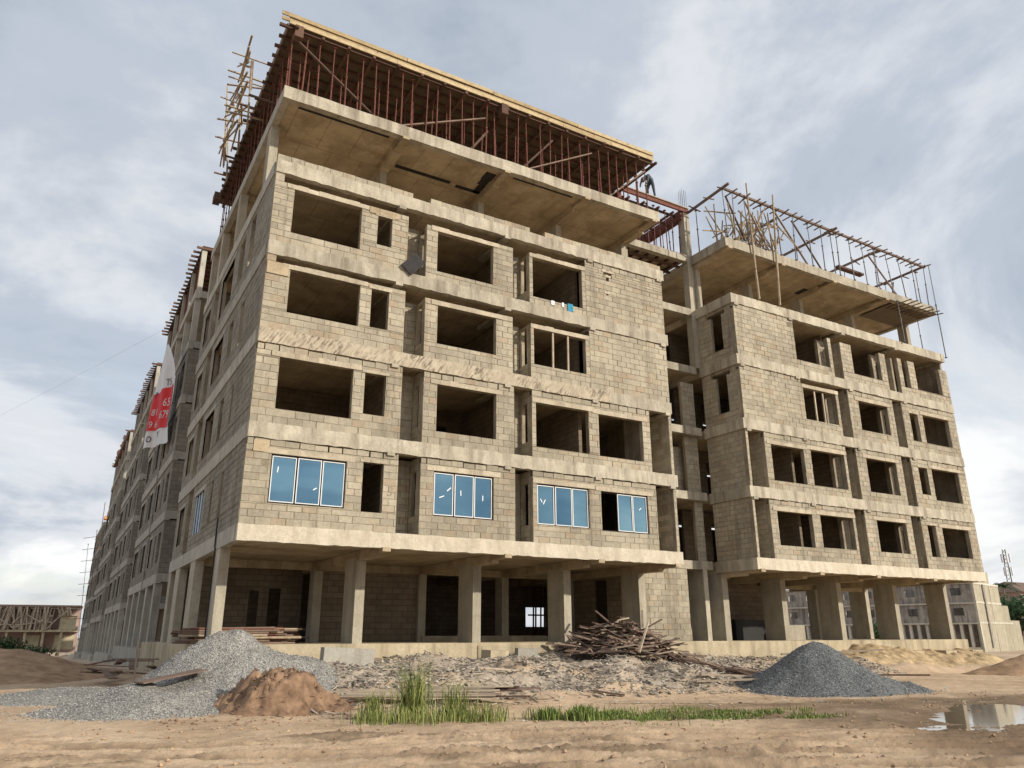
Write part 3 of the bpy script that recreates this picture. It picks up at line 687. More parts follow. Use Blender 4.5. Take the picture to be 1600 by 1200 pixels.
# dark plates painting the shade inside openings in the roof soffit
for (x0, x1, y0, y1) in ((4.9, 7.3, 1.9, 2.1), (7.6, 8.9, 2.0, 2.2), (8.25, 8.7, .55, 1.1), (8.3, 8.68, 1.1, 1.5), (8.4, 8.7, 1.5, 2.15), (0.6, 4.0, .35, .47), (9.4, 12.3, .35, .45)):
    mb = MB(); mb.box(x0, x1, y0, y1, T[5] - .375, T[5] - .3605); mb.build('soffit_slot_shade', 'gapdark', A)
for (x0, x1, z0_, z1_) in ((.03, .72, 12.32, 12.74), (.2, .66, 6.52, 6.88), (3.3, 4.4, 15.46, 15.7)):
    mb = MB(); mb.box(x0, x1, -.03, .02, z0_, z1_); mb.build('render_patch', 'soffit', A)
# corner downpipe
mb = MB()
for p, q in (((-.06, 2.9, 3.95), (-.06, 2.9, 1.1)), ((-.08, 2.9, 4.9), (-.08, 2.9, 3.95))): mb.tube(p, q, .025)
mb.build('pipe', 'blackpipe', A)
# number sprayed beside the opening
def text_mesh(body, size, name='painted_number'):
    cu = bpy.data.curves.new(name, 'FONT'); cu.body = body; cu.size = size; cu.align_x = 'CENTER'; cu.resolution_u = 3
    o = bpy.data.objects.new(name + '_tmp', cu); COL.objects.link(o)
    dg = bpy.context.evaluated_depsgraph_get(); me = bpy.data.meshes.new_from_object(o.evaluated_get(dg))
    vs = [tuple(v.co) for v in me.vertices]; fs = [tuple(p.vertices) for p in me.polygons]
    bpy.data.objects.remove(o); bpy.data.curves.remove(cu); return vs, fs
vs, fs = text_mesh('3', .5); mb = MB(); mb.raw([(4.55 + x, -.0065, 5.55 + y) for x, y, z in vs], fs); mb.build('painted_number', 'mortar', A)

# ground floor walls and dark hall of the main block
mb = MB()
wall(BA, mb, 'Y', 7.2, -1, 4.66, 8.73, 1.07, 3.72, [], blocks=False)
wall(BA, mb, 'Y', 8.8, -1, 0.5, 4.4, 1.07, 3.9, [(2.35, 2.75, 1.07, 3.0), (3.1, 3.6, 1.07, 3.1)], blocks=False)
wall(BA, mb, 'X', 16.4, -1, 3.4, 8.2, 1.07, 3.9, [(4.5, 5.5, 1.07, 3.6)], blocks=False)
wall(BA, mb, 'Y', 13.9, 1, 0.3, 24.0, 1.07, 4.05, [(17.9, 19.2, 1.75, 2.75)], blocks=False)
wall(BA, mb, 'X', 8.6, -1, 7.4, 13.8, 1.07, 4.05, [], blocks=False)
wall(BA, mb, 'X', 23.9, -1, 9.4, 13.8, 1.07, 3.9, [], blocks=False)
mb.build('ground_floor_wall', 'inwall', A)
for x in (18.15, 18.3, 18.62, 18.85):
    p_ = MB(); p_.tube((x, 13.4, 1.07), (x + .05, 13.4, 3.86), .05, n=6); p_.build('prop', 'rust', A)
p_ = MB(); p_.box(17.8, 19.4, 13.3, 13.36, 2.3, 2.38); p_.build('brace', 'rust', A)
mb = MB(); mb.box(16.6, 24, 4.7, 14.2, 3.86, 4.0); mb.build('hall_ceiling', 'soffit', A)
mb = MB(); mb.box(-.3, 20.6, 1.75, 18.4, -1.5, 1.07); mb.box(8.7, 12.7, 1.72, 1.76, -.5, .98); mb.build('podium', 'podium', A)
mb = MB(); mb.box(8.9, 16.3, 6.9, 7.15, 1.074, 1.3); mb.build('sill_wall', 'podium', A)

# ------------------------------------------------------------------ right wing
Bt = thing('apartment_wing', 'right hand gable wing of the unfinished apartments with blank openings on every floor', 'building', (29.5, 5, 1.0))
BBd = Bld(Bt, True, 0.1); wB = make_block(BBd, 'B'); lay_blocks(BBd, wB)
mb = MB(); mb.box(20.62, 38.0, 1.8, 9.4, -1.5, 1.06); mb.build('podium', 'podium', Bt)
for x in (32.2, 34.9, 37.2):
    mb = MB(); mb.box(x - .45, x + .45, .9, 1.79, -.6, .55); mb.build('footing', 'podium', Bt)
for (x0, x1, y0, y1) in ((28.3, 28.75, 1.6, 2.3), (24.9, 25.3, 1.2, 2.5)):  # dark plates painting the shade inside openings in the wing soffit
    mb = MB(); mb.box(x0, x1, y0, y1, T[5] - .375, T[5] - .3605); mb.build('soffit_slot_shade', 'gapdark', Bt)
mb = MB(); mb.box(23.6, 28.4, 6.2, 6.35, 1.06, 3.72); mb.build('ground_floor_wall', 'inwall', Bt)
for (x, h) in ((23.7, .7), (28.0, 1.1), (30.6, .6)):      # block stubs on the roof slab
    mb = MB(); mb.box(x, x + 1.1, 3.1, 3.3, T[5], T[5] + h); mb.build('block_stub', 'farwall', Bt)
for x in (24.9, 28.8, 33.2, 37.3):
    for k in range(6):
        mb = MB(); xx, yy = x + random.uniform(-.15, .15), 2.6 + random.uniform(-.2, .2)
        mb.tube((xx, yy, T[5]), (xx + random.uniform(-.05, .05), yy, T[5] + random.uniform(.8, 1.5)), .012, n=4); mb.build('starter_bar', 'steel', Bt)
# timber posts in wing window
for x in (26.1, 26.7):
    mb = MB(); mb.bar((x, .2, 11.0), (x + .04, .22, 12.5), .08, .06); mb.build('timber_post', 'palewood', Bt)

# ------------------------------------------------------------------ stair link between them
Lk = thing('stair_link', 'recessed open stair bay with bare slab edges between the two gables', 'stair bay', (18.8, 4, 1.0))
LB = Bld(Lk); mb0 = MB()
for i, zt in enumerate(T):
    mb = MB(); mb.box(16.78, 20.7, 2.42, 2.7, zt - .36, zt); mb.build('slab_edge', 'band', Lk)
    mb = MB(); mb.box(16.78, 20.7, 2.702, 8.5, zt - .26, zt - .003); mb.build('floor_slab', 'soffit', Lk)
    if i < 4:
        zf, zc = zt, T[i + 1] - .36
        wall(LB, mb0, 'Y', 4.4, -1, 16.8, 20.7, zf, zc, [(19.5, 20.4, zf, zf + 2.2)] if i % 2 == 0 else [(18.2, 19.2, zf, zf + 2.1)], blocks=True, wallpart=0)
        if i < 3:
            wall(LB, mb0, 'Y', 2.75, -1, 19.9 if i else 20.2, 20.7, zf, zc - (.4 if i > 1 else 0), [], wallpart=0)
        if i == 1: wall(LB, mb0, 'Y', 3.2, -1, 18.6, 20.4, zf, zf + 2.2, [], wallpart=0)
wall(LB, mb0, 'Y', 2.45, -1, 16.8, 19.2, 1.07, T[0] - .36, [], wallpart=0)
wall(LB, mb0, 'Y', 4.6, -1, 16.8, 22.0, 1.07, T[0] - .36, [(19.9, 20.4, 1.07, 3.2)], wallpart=0)
wb = MB(); wb.box(16.78, 20.9, 8.5, 8.65, 1.07, T[4]); wb.build('back_wall', 'inwall', Lk)
wl = mb0.build('wall', 'mortar', Lk); lay_blocks(LB, [wl])
for (x0, x1, y0, y1, z0, z1) in ((20.72, 21.08, 2.46, 2.85, T[3], 22.3), (20.12, 20.36, 2.44, 3.4, 1.06, T[0] - .36), (21.05, 21.33, 2.35, 3.3, 1.06, T[0] - BB), (16.85, 17.1, 2.7, 3.0, T[4], T[5] - .36)):
    mb = MB(); mb.box(x0, x1, y0, y1, z0, z1); mb.build('column', 'col', Lk)
for k in range(8):
    mb = MB(); xx, yy = 20.76 + (k % 3) * .13, 2.5 + (k // 3) * .12; mb.tube((xx, yy, 22.3), (xx, yy, 23.2 + random.random() * .2), .012, n=4); mb.build('starter_bar', 'steel', Lk)
for k in range(6):
    mb = MB(); x = 17.2 + k * .62; mb.box(x, x + .08, 2.75, 6.5, T[5] - .40, T[5] - .28); mb.build('soffit_joist', 'formwood', Lk)
for k in range(5):
    mb = MB(); y = 2.9 + k * .7; mb.box(16.9, 20.6, y, y + .1, T[5] - .52, T[5] - .41); mb.build('soffit_bearer', 'formwood', Lk)

# ------------------------------------------------------------------ blocks further along the street
def street_block(Y0, Y1, dz, label, detail=2, top=6, parapet=True, right=12.0):
    root = thing('terrace_building', label, 'building', (5, (Y0 + Y1) / 2, 1 + dz), 'terrace blocks receding along the left side street')
    B = Bld(root); W_ = []
    def zz_(i): return T[i] + dz
    Ym = Y0 + (Y1 - Y0) * .40
    for s_ in range(4 if top >= 5 else top - 1):
        zf, zc = zz_(s_), zz_(s_ + 1) - BB; mb = MB()
        wins = [(Y0 + .8, Y0 + 2.0, zf + .6, zf + 2.1), (Y0 + 2.9, Y0 + 3.5, zf + .5, zf + 2.1), (Y0 + 4.2, Ym - .35, zf + .6, zf + 2.1)] 
        w2 = [(Ym + 1.5, Ym + 3.2, zf + .6, zf + 2.1), (Ym + 4.0, Ym + 4.6, zf + .6, zf + 2.1), (Ym + 5.6, Y1 - .7, zf + .6, zf + 2.1)]
        wall(B, mb, 'X', 0, -1, Y0 + .16, Ym, zf, zc, wins, blocks=False)
        wall(B, mb, 'X', 0, -1, Ym + .8, Y1, zf, zc, w2, blocks=False)
        wall(B, mb, 'X', .9, -1, Ym, Ym + .8, zf, zc, [], blocks=False)
        wall(B, mb, 'Y', Ym + .8, -1, .15, .9, zf, zc, [], blocks=False)
        wall(B, mb, 'Y', Y0, -1, 0.0, right, zf, zc, [(1.6, 2.4, zf + 1.9, zc)] if s_ != 1 else [], blocks=False)
        wall(B, mb, 'X', 3.5, -1, Y0 + .3, Y1, zf, zc, [], blocks=False)
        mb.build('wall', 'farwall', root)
        for (a, b, c, d) in wins[2:] + w2[:1] + w2[2:]:
            f = MB(); f.box(-.05, .05, a - .12, a, c - .1, d); f.box(-.05, .05, b, b + .12, c - .1, d); f.box(-.05, .05, a - .12, b + .12, d, d + .16); f.build('window_surround', 'side', root)
    for i in range(top):
        mb = MB(); mb.box(-.05, .2, Y0 - .03, Ym + .02, zz_(i) - BB, zz_(i)); mb.box(-.05, .2, Ym + .78, Y1 + .03, zz_(i) - BB, zz_(i)); mb.build('edge_beam', 'side', root)
        mb = MB(); mb.box(.2, right, Y0 - .02, Y1, zz_(i) - .4, zz_(i) - .01); mb.build('floor_slab', 'side', root)
    n = 5
    for k in range(n):
        y = Y0 + .1 + (Y1 - Y0 - 1.0) * k / (n - 1)
        mb = MB(); mb.box(-.03, .3, y, y + .75, -2.5, zz_(0) - BB); mb.build('column', 'side', root)
        if top >= 6:
            mb = MB(); mb.box(0, .3, y, y + .4, zz_(4), zz_(5) - BB); mb.build('column', 'side', root)
            mb = MB(); mb.box(0.02, .28, y, y + .35, zz_(5), zz_(5) + 2.6); mb.build('column', 'side', root)
    mb = MB(); wall(B, mb, 'X', 2.8, -1, Y0 + .2, Y1, -1.5, zz_(0) - .4, [(Y0 + 2, Y0 + 3, -1, zz_(0) - 1.2), (Y0 + 6, Y0 + 7.5, -1, zz_(0) - 1.2)], blocks=False); mb.build('ground_floor_wall', 'inwall', root)
    mb = MB(); mb.box(-.35, right, Y0, Y1, -3, .9 + dz); mb.build('podium', 'side', root)
    if top >= 6:   # roof shuttering on props
        zt = zz_(5); mb = MB(); mb.box(0, 6, Y0, Y1, zt + 2.62, zt + 2.7); mb.build('deck', 'formwood', root)
        y = Y0
        while y < Y1:
            mb = MB(); mb.box(-.22 - random.random() * .25, 6, y, y + .09, zt + 2.5, zt + 2.615); mb.build('joist', 'formwood', root)
            if random.random() < .9:
                mb = MB(); mb.tube((.2, y + .2, zt), (.2, y + .2, zt + 2.5), .035, n=5); mb.build('prop', 'rust', root)
                mb = MB(); mb.tube((1.6, y + .3, zt), (1.6, y + .3, zt + 2.5), .035, n=5); mb.build('prop', 'rust', root)
            y += .62
    return root
street_block(18.6, 33.6, -.15, 'second terrace block along the side street, carrying the red and white banner')
street_block(38.6, 55.0, -.8, 'third terrace block along the side street, just beyond the banner', top=6)
street_block(60.0, 80.0, -1.2, 'fourth terrace block along the side street, narrow sliver in front of the orange tower', top=6)
street_block(86.0, 104.0, -1.5, 'farthest terrace block along the side street, with blue scaffold poles at its end', top=5)
# ------------------------------------------------------------------ roof formwork on the main block
def unit_prop(mat='rust'):
    mb = MB(); mb.tube((0, 0, 0), (0, 0, .55), .030, n=6); mb.tube((0, 0, .55), (0, 0, 1), .022, n=6); mb.tube((0, 0, .545), (0, 0, .565), .05, n=6)
    mb.box(-.07, .07, -.07, .07, 0, .004); mb.box(-.07, .07, -.07, .07, .996, 1); return mb.mesh('prop', mat)
def unit_pole(r0=.045, r1=.03, n=6, mat='bamboo', wig=.02):
    mb = MB(); pts = [Vector((random.uniform(-wig, wig) * (0 < k < 4), random.uniform(-wig, wig) * (0 < k < 4), k / 4)) for k in range(5)]
    for k in range(4): mb.tube(pts[k], pts[k + 1], r0 + (r1 - r0) * k / 4, r0 + (r1 - r0) * (k + 1) / 4, n=n, cap=k in (0, 3), rnd=random.random())
    return mb.mesh('pole', mat)
PROP = unit_prop(); PROPG = unit_prop('steel'); POLES = [unit_pole() for k in range(6)]
def unit_board(mat, w_, h):
    mb = MB(); mb.box(-w_ / 2, w_ / 2, -h / 2, h / 2, 0, 1); return mb.mesh('board', mat)
STICKS = [unit_board('oldwood', random.uniform(.05, .1), random.uniform(.03, .06)) for k in range(8)]
PALES = [unit_board('palewood', random.uniform(.05, .09), random.uniform(.03, .05)) for k in range(4)]
ZD = 21.86
FB_ = None
F = thing('roof_formwork', 'dark timber roof shuttering on rusty steel props above the main block, edged with yellow boards', 'formwork', (8.3, 4, T[5]))
def prop(x, y, z0, z1, root, lean=.05):
    a = random.uniform(-lean, lean); b = random.uniform(-lean, lean)
    between('prop', PROPG if root is FB_ else PROP, root, (x, y, z0), (x + a, y + b, z1))
x = .12
while x < 16.6:
    prop(x + random.uniform(-.06, .06), .13 + random.uniform(-.03, .06), T[5], ZD, F); x += .52
for y, st in ((1.0, .75), (2.0, .8), (3.1, .85), (4.3, .9)):
    x = .4 + random.random() * .3
    while x < 16.6:
        prop(x + random.uniform(-.1, .1), y + random.uniform(-.1, .1), T[5], ZD, F); x += st
y = .9
while y < 13.8:
    prop(.18, y, T[5], ZD, F); prop(1.0, y + .3, T[5], ZD, F)
    y += .75
for k in range(24):
    mb = MB(); y = .02 + k * .56; mb.box(-.15 - random.random() * .3, 16.62 + random.random() * .12, y, y + .09, ZD + .10, ZD + .21); mb.build('joist', 'formwood', F)
for k in range(18):
    mb = MB(); x = .1 + k * .97; mb.box(x, x + .1, -.12 - random.random() * .15, 13.6, ZD, ZD + .098); mb.build('bearer', 'formwood', F)
mb = MB(); mb.box(-.1, 16.6, 0.0, 13.7, ZD + .212, ZD + .235); mb.build('deck', 'plywood', F)
def yboards(z0, z1, y0, y1, xs_):
    for a, b in zip(xs_[:-1], xs_[1:]):
        mb = MB(); dz = random.uniform(-.012, .012); mb.bar((a + .01, (y0 + y1) / 2, (z0 + z1) / 2 + dz), (b - .01, (y0 + y1) / 2, (z0 + z1) / 2 + dz + random.uniform(-.02, .02)), y1 - y0, z1 - z0); mb.build('edge_board', 'yellowboard', F)
yboards(22.06, 22.21, -.10, -.05, [-.12, 4.0, 7.7, 11.6, 14.2, 16.62])
yboards(22.20, 22.34, -.04, .01, [-.38, 3.2, 6.9, 10.4, 13.3, 16.66])
yboards(22.36, 22.52, -.09, -.04, [-.4, 4.4, 8.2, 12.4, 16.64])
mb = MB(); mb.box(-.1, 16.6, .012, .06, 22.1, 22.5); mb.build('edge_back_board', 'formwood', F)
for k in range(4):
    mb = MB(); a = .2 + k * 3.4; mb.box(-.13, -.09, a, a + 3.36, 22.02, 22.3); mb.build('edge_board', 'oldwood', F)
for (p, q) in (((.2, .05, 21.6), (3.6, .3, T[5] + .05)), ((7.9, .1, 21.2), (4.2, .25, T[5] + .1)), ((13.2, .1, 21.4), (10.0, .1, T[5] + .1)), ((16.2, .1, 21.5), (14.0, .5, T[5])), ((8.2, .4, 20.9), (7.2, 1.2, T[5])), ((11.3, .3, 21.5), (9.6, 1.2, T[5]))):
    mb = MB(); mb.bar(p, q, .09, .05); mb.build('brace', 'oldwood', F)
for (x, y) in ((0.25, .15), (8.7, .2)):
    mb = MB(); mb.box(x - .15, x + .15, -.16, y, ZD - .28, ZD + .2); mb.build('corner_cleat', 'formwood', F)
for (y, z) in ((3.0, 20.9), (5.2, 22.0), (8.6, 21.6), (11, 22.1)):   # ends of boards poking out over the street
    mb = MB(); mb.bar((-.75, y, z), (.5, y + .1, z + .05), .1, .05); mb.build('projecting_board', 'oldwood', F)
mb = MB(); mb.box(-.5, -.2, 11.8, 12.4, 21.2, 21.6); mb.build('hanging_panel', 'formwood', F)
# ---- link formwork
FL = thing('link_formwork', 'red brown beam shuttering on thin props over the stair bay', 'formwork', (18.8, 5, T[5]))
for (x0, x1, y0, y1, z0, z1, n_) in ((16.7, 21.0, 2.4, 2.5, 21.95, 22.15, 'beam_side'), (20.55, 20.65, 2.5, 9.0, 21.55, 22.05, 'beam_side'), (20.95, 21.05, 2.5, 9.0, 21.7, 22.05, 'beam_side'), (16.6, 16.75, 2.5, 9, 21.55, 21.95, 'beam_side'), (16.6, 20.95, 5.8, 5.95, 21.8, 22.1, 'beam_side')):
    mb = MB(); mb.box(x0, x1, y0, y1, z0, z1); mb.build(n_, 'rust', FL)
mb = MB(); mb.bar((16.6, 2.4, 22.2), (21.0, 2.4, 22.18), .12, .05); mb.build('walk_board', 'palewood', FL)
for k in range(7):
    mb = MB(); y = 2.9 + k * .8; mb.box(16.7, 20.6, y, y + .09, 21.85, 21.95); mb.build('joist', 'formwood', FL)
for k in range(4):
    mb = MB(); x = 17.2 + k * .95; mb.box(x, x + .09, 2.5, 8.6, 21.74, 21.848); mb.build('bearer', 'formwood', FL)
for k in range(8):
    prop(16.95 + k * .47 + random.uniform(-.08, .08), 2.6 + random.uniform(0, .2), T[5], 21.9, FL); prop(17.1 + k * .48, 5.0 + random.uniform(-.5, .5), T[5], 21.75, FL)
for k in range(9): prop(20.6 + random.uniform(-.05, .2), 2.8 + k * .6, T[5], 21.6, FL)
# ---- wing edge formwork
FB = thing('ledger_formwork', 'open ledger frame with short cross sticks on thin props round the wing roof', 'formwork', (29.5, 3, T[5]))
ZL = 22.05; FB_ = FB
def ledger(p, q, mat='oldwood', w_=.10, h=.11, st=.55, stick=.75):
    p = Vector(p); q = Vector(q); mb = MB(); mb.bar(p, q, w_, h); mb.build('ledger', mat, FB)
    d = q - p; n = int(d.length / st); nrm = Vector((-d.y, d.x, 0)).normalized()
    for k in range(n):
        c = p + d * ((k + .5 + random.uniform(-.2, .2)) / n) + Vector((0, 0, -.09)); l = stick * random.uniform(.35, .65); o_ = random.uniform(-.12, .12); sk = random.uniform(-.25, .25)
        mb = MB(); mb.bar(c - nrm * (l + o_) - d.normalized() * sk * .4, c + nrm * (l - o_) + d.normalized() * sk * .4 + Vector((0, 0, random.uniform(-.04, .04))), .06, .045); mb.build('cross_stick', 'oldwood', FB)
        if k % 2 == 0: prop(c.x, c.y, T[5], c.z - .02, FB, .1)
ledger((21.2, .0, ZL + .05), (37.5, .1, ZL - .05)); ledger((21.1, 2.6, ZL), (21.05, -.4, ZL + .1), st=.8); ledger((29.2, -.25, ZL + .06), (29.1, 6.0, ZL), st=.9)
ledger((33.3, .1, ZL), (33.2, 6.0, ZL), st=.9); ledger((37.45, .0, ZL), (37.4, 6.0, ZL - .02), st=.9); ledger((25.0, .2, ZL - .35), (25.0, 4.0, ZL - .35), st=1.0)
for (p, q) in (((22.6, .1, 21.9), (24.2, .2, T[5])), ((24.5, 0, 22.0), (27.2, .3, T[5] + .05)), ((26, .1, 21.8), (28.1, .2, T[5])), ((32.8, .5, 21.7), (35.0, .5, T[5] + .2)), ((21.4, .2, 21.9), (22.6, .3, T[5] + .3)), ((36.9, 1.8, 21.6), (36.0, 1.5, 20.0))):
    mb = MB(); mb.bar(p, q, .08, .05); mb.build('brace', 'oldwood', FB)
mb = MB(); mb.box(31.0, 33.2, 1.2, 1.5, 20.9, 21.02); mb.build('loose_board', 'formwood', FB)
for k in range(8):      # sticks left along the front edge at the right end
    mb = MB(); x = 34.2 + k * .42; mb.bar((x, -.55 - random.random() * .3, T[5] - .55 - .03 * k), (x + .1, .9, T[5] - .50), .06, .045); mb.build('edge_stick', 'oldwood', FB)
mb = MB(); mb.box(34.0, 37.6, -.02, 2.4, T[5] - .47, T[5] - .44); mb.build('edge_panel', 'plywood', FB)
prop(33.9, -.08, T[4], T[5] - .5, FB); prop(37.5, -.15, T[4] - .3, ZL, FB); prop(37.2, .9, T[4], T[5] - .5, FB)
# ---- stick scaffold on the wing roof and the two tall poles
SS = thing('stick_scaffold', 'tangle of bamboo scaffold sticks standing on the near corner of the wing roof', 'scaffold', (23.6, .8, T[5]))
for k in range(58):
    x = random.uniform(21.6, 25.6); y = random.uniform(-.1, 1.8); t = random.random()
    if t < .6: p, q = (x, y, T[5] + random.uniform(-.15, .4)), (x + random.uniform(-1.2, 1.2), y + random.uniform(-.8, .8), T[5] + random.uniform(1.3, 2.7))
    else: p, q = (x, y, T[5] + random.uniform(.4, 2.2)), (x + random.uniform(-1.7, 1.7), y + random.uniform(-1, 1), T[5] + random.uniform(.3, 2.2))
    between('pole', random.choice(POLES), SS, p, q)
POLEB = [unit_pole(.065, .04, 7) for k in range(2)]
o = between('bamboo_pole', POLEB[0], None, (22.75, -.02, T[4] + .02), (22.55, -.18, 22.75)); tag(o, 'tall bamboo pole leaning on the wing roof edge, left of the pair', 'pole', 'tall poles against the wing roof')
o = between('bamboo_pole', POLEB[1], None, (24.15, -.02, T[4] + .02), (24.45, -.16, 22.7)); tag(o, 'tall bamboo pole leaning on the wing roof edge, right of the pair', 'pole', 'tall poles against the wing roof')
# ---- lattice of sticks over the street
SL = thing('bamboo_scaffold', 'leaning bamboo lattice tower rising off the street side of the main block roof', 'scaffold', (-.3, 8, T[5]))
base = [(-.35, 5.2), (-.35, 7.0), (-.7, 8.2), (-.35, 9.4)]
tops = [(-.5, 4.9, 23.6), (-.5, 7.6, 25.8), (-.9, 9.0, 25.6), (-.5, 10.6, 24.8)]
for (bx, by), tp in zip(base, tops): between('pole', random.choice(POLES), SL, (bx, by, T[5] + 1.4), tp)
for k in range(30):
    i = random.randrange(3); z0 = random.uniform(21.8, 25.0); y0 = 4.9 + i * 1.5
    between('pole', random.choice(POLES), SL, (-.4 - random.random() * .4, y0 + random.uniform(-.5, .5), z0), (-.4 - random.random() * .5, y0 + 1.5 + random.uniform(-.3, .9), z0 + random.uniform(-.6, 1.0)))
for k in range(10):
    z0 = 21.8 + k * .36; y0 = random.uniform(5.5, 9.2)
    between('stick', random.choice(PALES), SL, (-1.2, y0, z0), (.3, y0 + random.uniform(-.3, .3), z0 + random.uniform(-.1, .2)))
mb = MB(); mb.bar((-.4, 5.3, 22.9), (-.5, 5.0, 24.1), .12, .05); mb.build('board', 'oldwood', SL)

# ------------------------------------------------------------------ worker bending over on the link deck
def person():
    V = [(0, 0, .92), (0, -.02, 1.02), (.02, -.25, 1.1), (.02, -.44, 1.0), (.02, -.52, .92), (.02, -.60, .80),
         (.11, 0, .88), (.13, .05, .48), (.13, .12, .07), (.13, -.03, .02), (-.11, 0, .88), (-.14, -.12, .48), (-.14, -.06, .07), (-.14, -.21, .02),
         (.2, -.42, .98), (.24, -.5, .70), (.2, -.6, .45), (-.18, -.42, .98), (-.22, -.52, .70), (-.18, -.62, .44)]
    E_ = [(0, 1), (1, 2), (2, 3), (3, 4), (4, 5), (0, 6), (6, 7), (7, 8), (8, 9), (0, 10), (10, 11), (11, 12), (12, 13), (3, 14), (14, 15), (15, 16), (3, 17), (17, 18), (18, 19)]
    rr = [.15, .15, .17, .14, .06, .10, .10, .075, .05, .045, .10, .075, .05, .045, .07, .05, .035, .07, .05, .035]
    me = bpy.data.meshes.new('person'); me.from_pydata(V, E_, [])
    o = bpy.data.objects.new('person', me); COL.objects.link(o)
    md = o.modifiers.new('skin', 'SKIN'); sd = me.skin_vertices[0].data if me.skin_vertices else None
    if sd is None:
        bpy.context.view_layer.objects.active = o
        import bmesh
        bm = bmesh.new(); bm.from_mesh(me); bm.verts.layers.skin.verify(); bm.to_mesh(me); bm.free(); sd = me.skin_vertices[0].data
    for k, r in enumerate(rr): sd[k].radius = (r, r)
    sd[0].use_root = True
    s2 = o.modifiers.new('sub', 'SUBSURF'); s2.levels = 1; s2.render_levels = 2
    me.materials.append(M['cloth']); return o
pp_ = person(); pp_.location = (18.72, 2.55, 22.22); pp_.rotation_euler = (0, 0, R_(-80))
tag(pp_, 'person in dark work clothes bending over on the stair bay shuttering', 'person')
hd_ = MB(); n = 8
ringz = ((-.13, .0), (-.10, .07), (-.03, .095), (.04, .10), (.1, .075), (.13, .0))
vs = [(r * math.cos(2 * math.pi * k / n), r * 1.15 * math.sin(2 * math.pi * k / n) - (.025 if z < 0 and k in (6,) else 0), z) for z, r in ringz for k in range(n)]
fs = [(i * n + k, i * n + (k + 1) % n, (i + 1) * n + (k + 1) % n, (i + 1) * n + k) for i in range(len(ringz) - 1) for k in range(n)]
hd_.raw([(v[0] + .02, v[1] - .63, v[2] + .76) for v in vs], fs); hm = hd_.mesh('head', 'skin'); ho = bpy.data.objects.new('head', hm); COL.objects.link(ho); ho.parent = pp_

# ------------------------------------------------------------------ banner on the second block
bq = [pix(264, 538, 41.5), pix(258, 545, 42.0), pix(263, 690, 41.0), pix(224, 702, 44.5)]     # hangs clear of the wall, swung towards the road
def ban(u, v):      # u 0..1 across (towards the far side), v 0 top .. 1 bottom
    wd = min(1.0, v * 2.3 + .02)
    e0 = bq[0].lerp(bq[2], v); e0 = e0 + (bq[0] - bq[1]) * (1.6 * math.sin(min(1, v * 1.25) * 3.14)); e1 = bq[1].lerp(bq[3], v); p = e0.lerp(e1, u)
    p = p + Vector((-.5, -.85, 0)) * (.13 * math.sin(u * 13 + v * 3) * min(1, v * 2) + .10 * math.sin(u * 5 - v * 4))
    return (p.x, p.y, p.z)
Bn = thing('banner', 'torn white banner with a red panel hanging from the second terrace block', 'banner', (-.5, 22, 12))
def patch(name, mat, u0, u1, v0, v1, off, nu=24, nv=24):
    mb = MB(); vs = [tuple(Vector(ban(u0 + (u1 - u0) * i / nu, v0 + (v1 - v0) * j / nv)) + Vector((off, off * 1.5, 0))) for j in range(nv + 1) for i in range(nu + 1)]
    fs = [(j * (nu + 1) + i, j * (nu + 1) + i + 1, (j + 1) * (nu + 1) + i + 1, (j + 1) * (nu + 1) + i) for j in range(nv) for i in range(nu)]
    mb.raw(vs, fs); o = mb.build(name, mat, Bn, smooth=True); return o
sh = patch('sheet', 'white', 0, 1, 0, 1, 0, 30, 40)
patch('red_panel', 'red', .06, .97, .46, .83, -.02)
def btext(body, u, v, su, sv, mat):
    vs, fs = text_mesh(body, 1.0, 'lettering'); mb = MB()
    mb.raw([tuple(Vector(ban(u - x * su, v - y * sv)) + Vector((-.03, -.05, 0))) for x, y, z in vs], fs); mb.build('lettering', mat, Bn)
btext('TS', .3, .44, .20, .09, 'ink'); btext('P', .85, .50, .2, .08, 'ink')
btext('65', .3, .63, .24, .10, 'white'); btext('679', .32, .74, .20, .10, 'white'); btext('81', .75, .68, .24, .09, 'white'); btext('9 6', .72, .80, .24, .09, 'white')
btext('Y', .45, .92, .2, .09, 'ink'); btext('O', .8, .95, .2, .09, 'ink')
# thin stay wire across the sky to the banner
mb = MB(); p = Vector((-.5, 22.3, 18.6)); q = Vector((-30, 60, 6)); 
for k in range(16):
    a = p.lerp(q, k / 16); b = p.lerp(q, (k + 1) / 16); a.z -= 3 * (k / 16) * (1 - k / 16); b.z -= 3 * ((k + 1) / 16) * (1 - (k + 1) / 16); mb.tube(a, b, .004, n=4, cap=False)
tag(mb.build('cable', 'steel'), 'thin sagging cable running off the banner across the sky', 'cable')

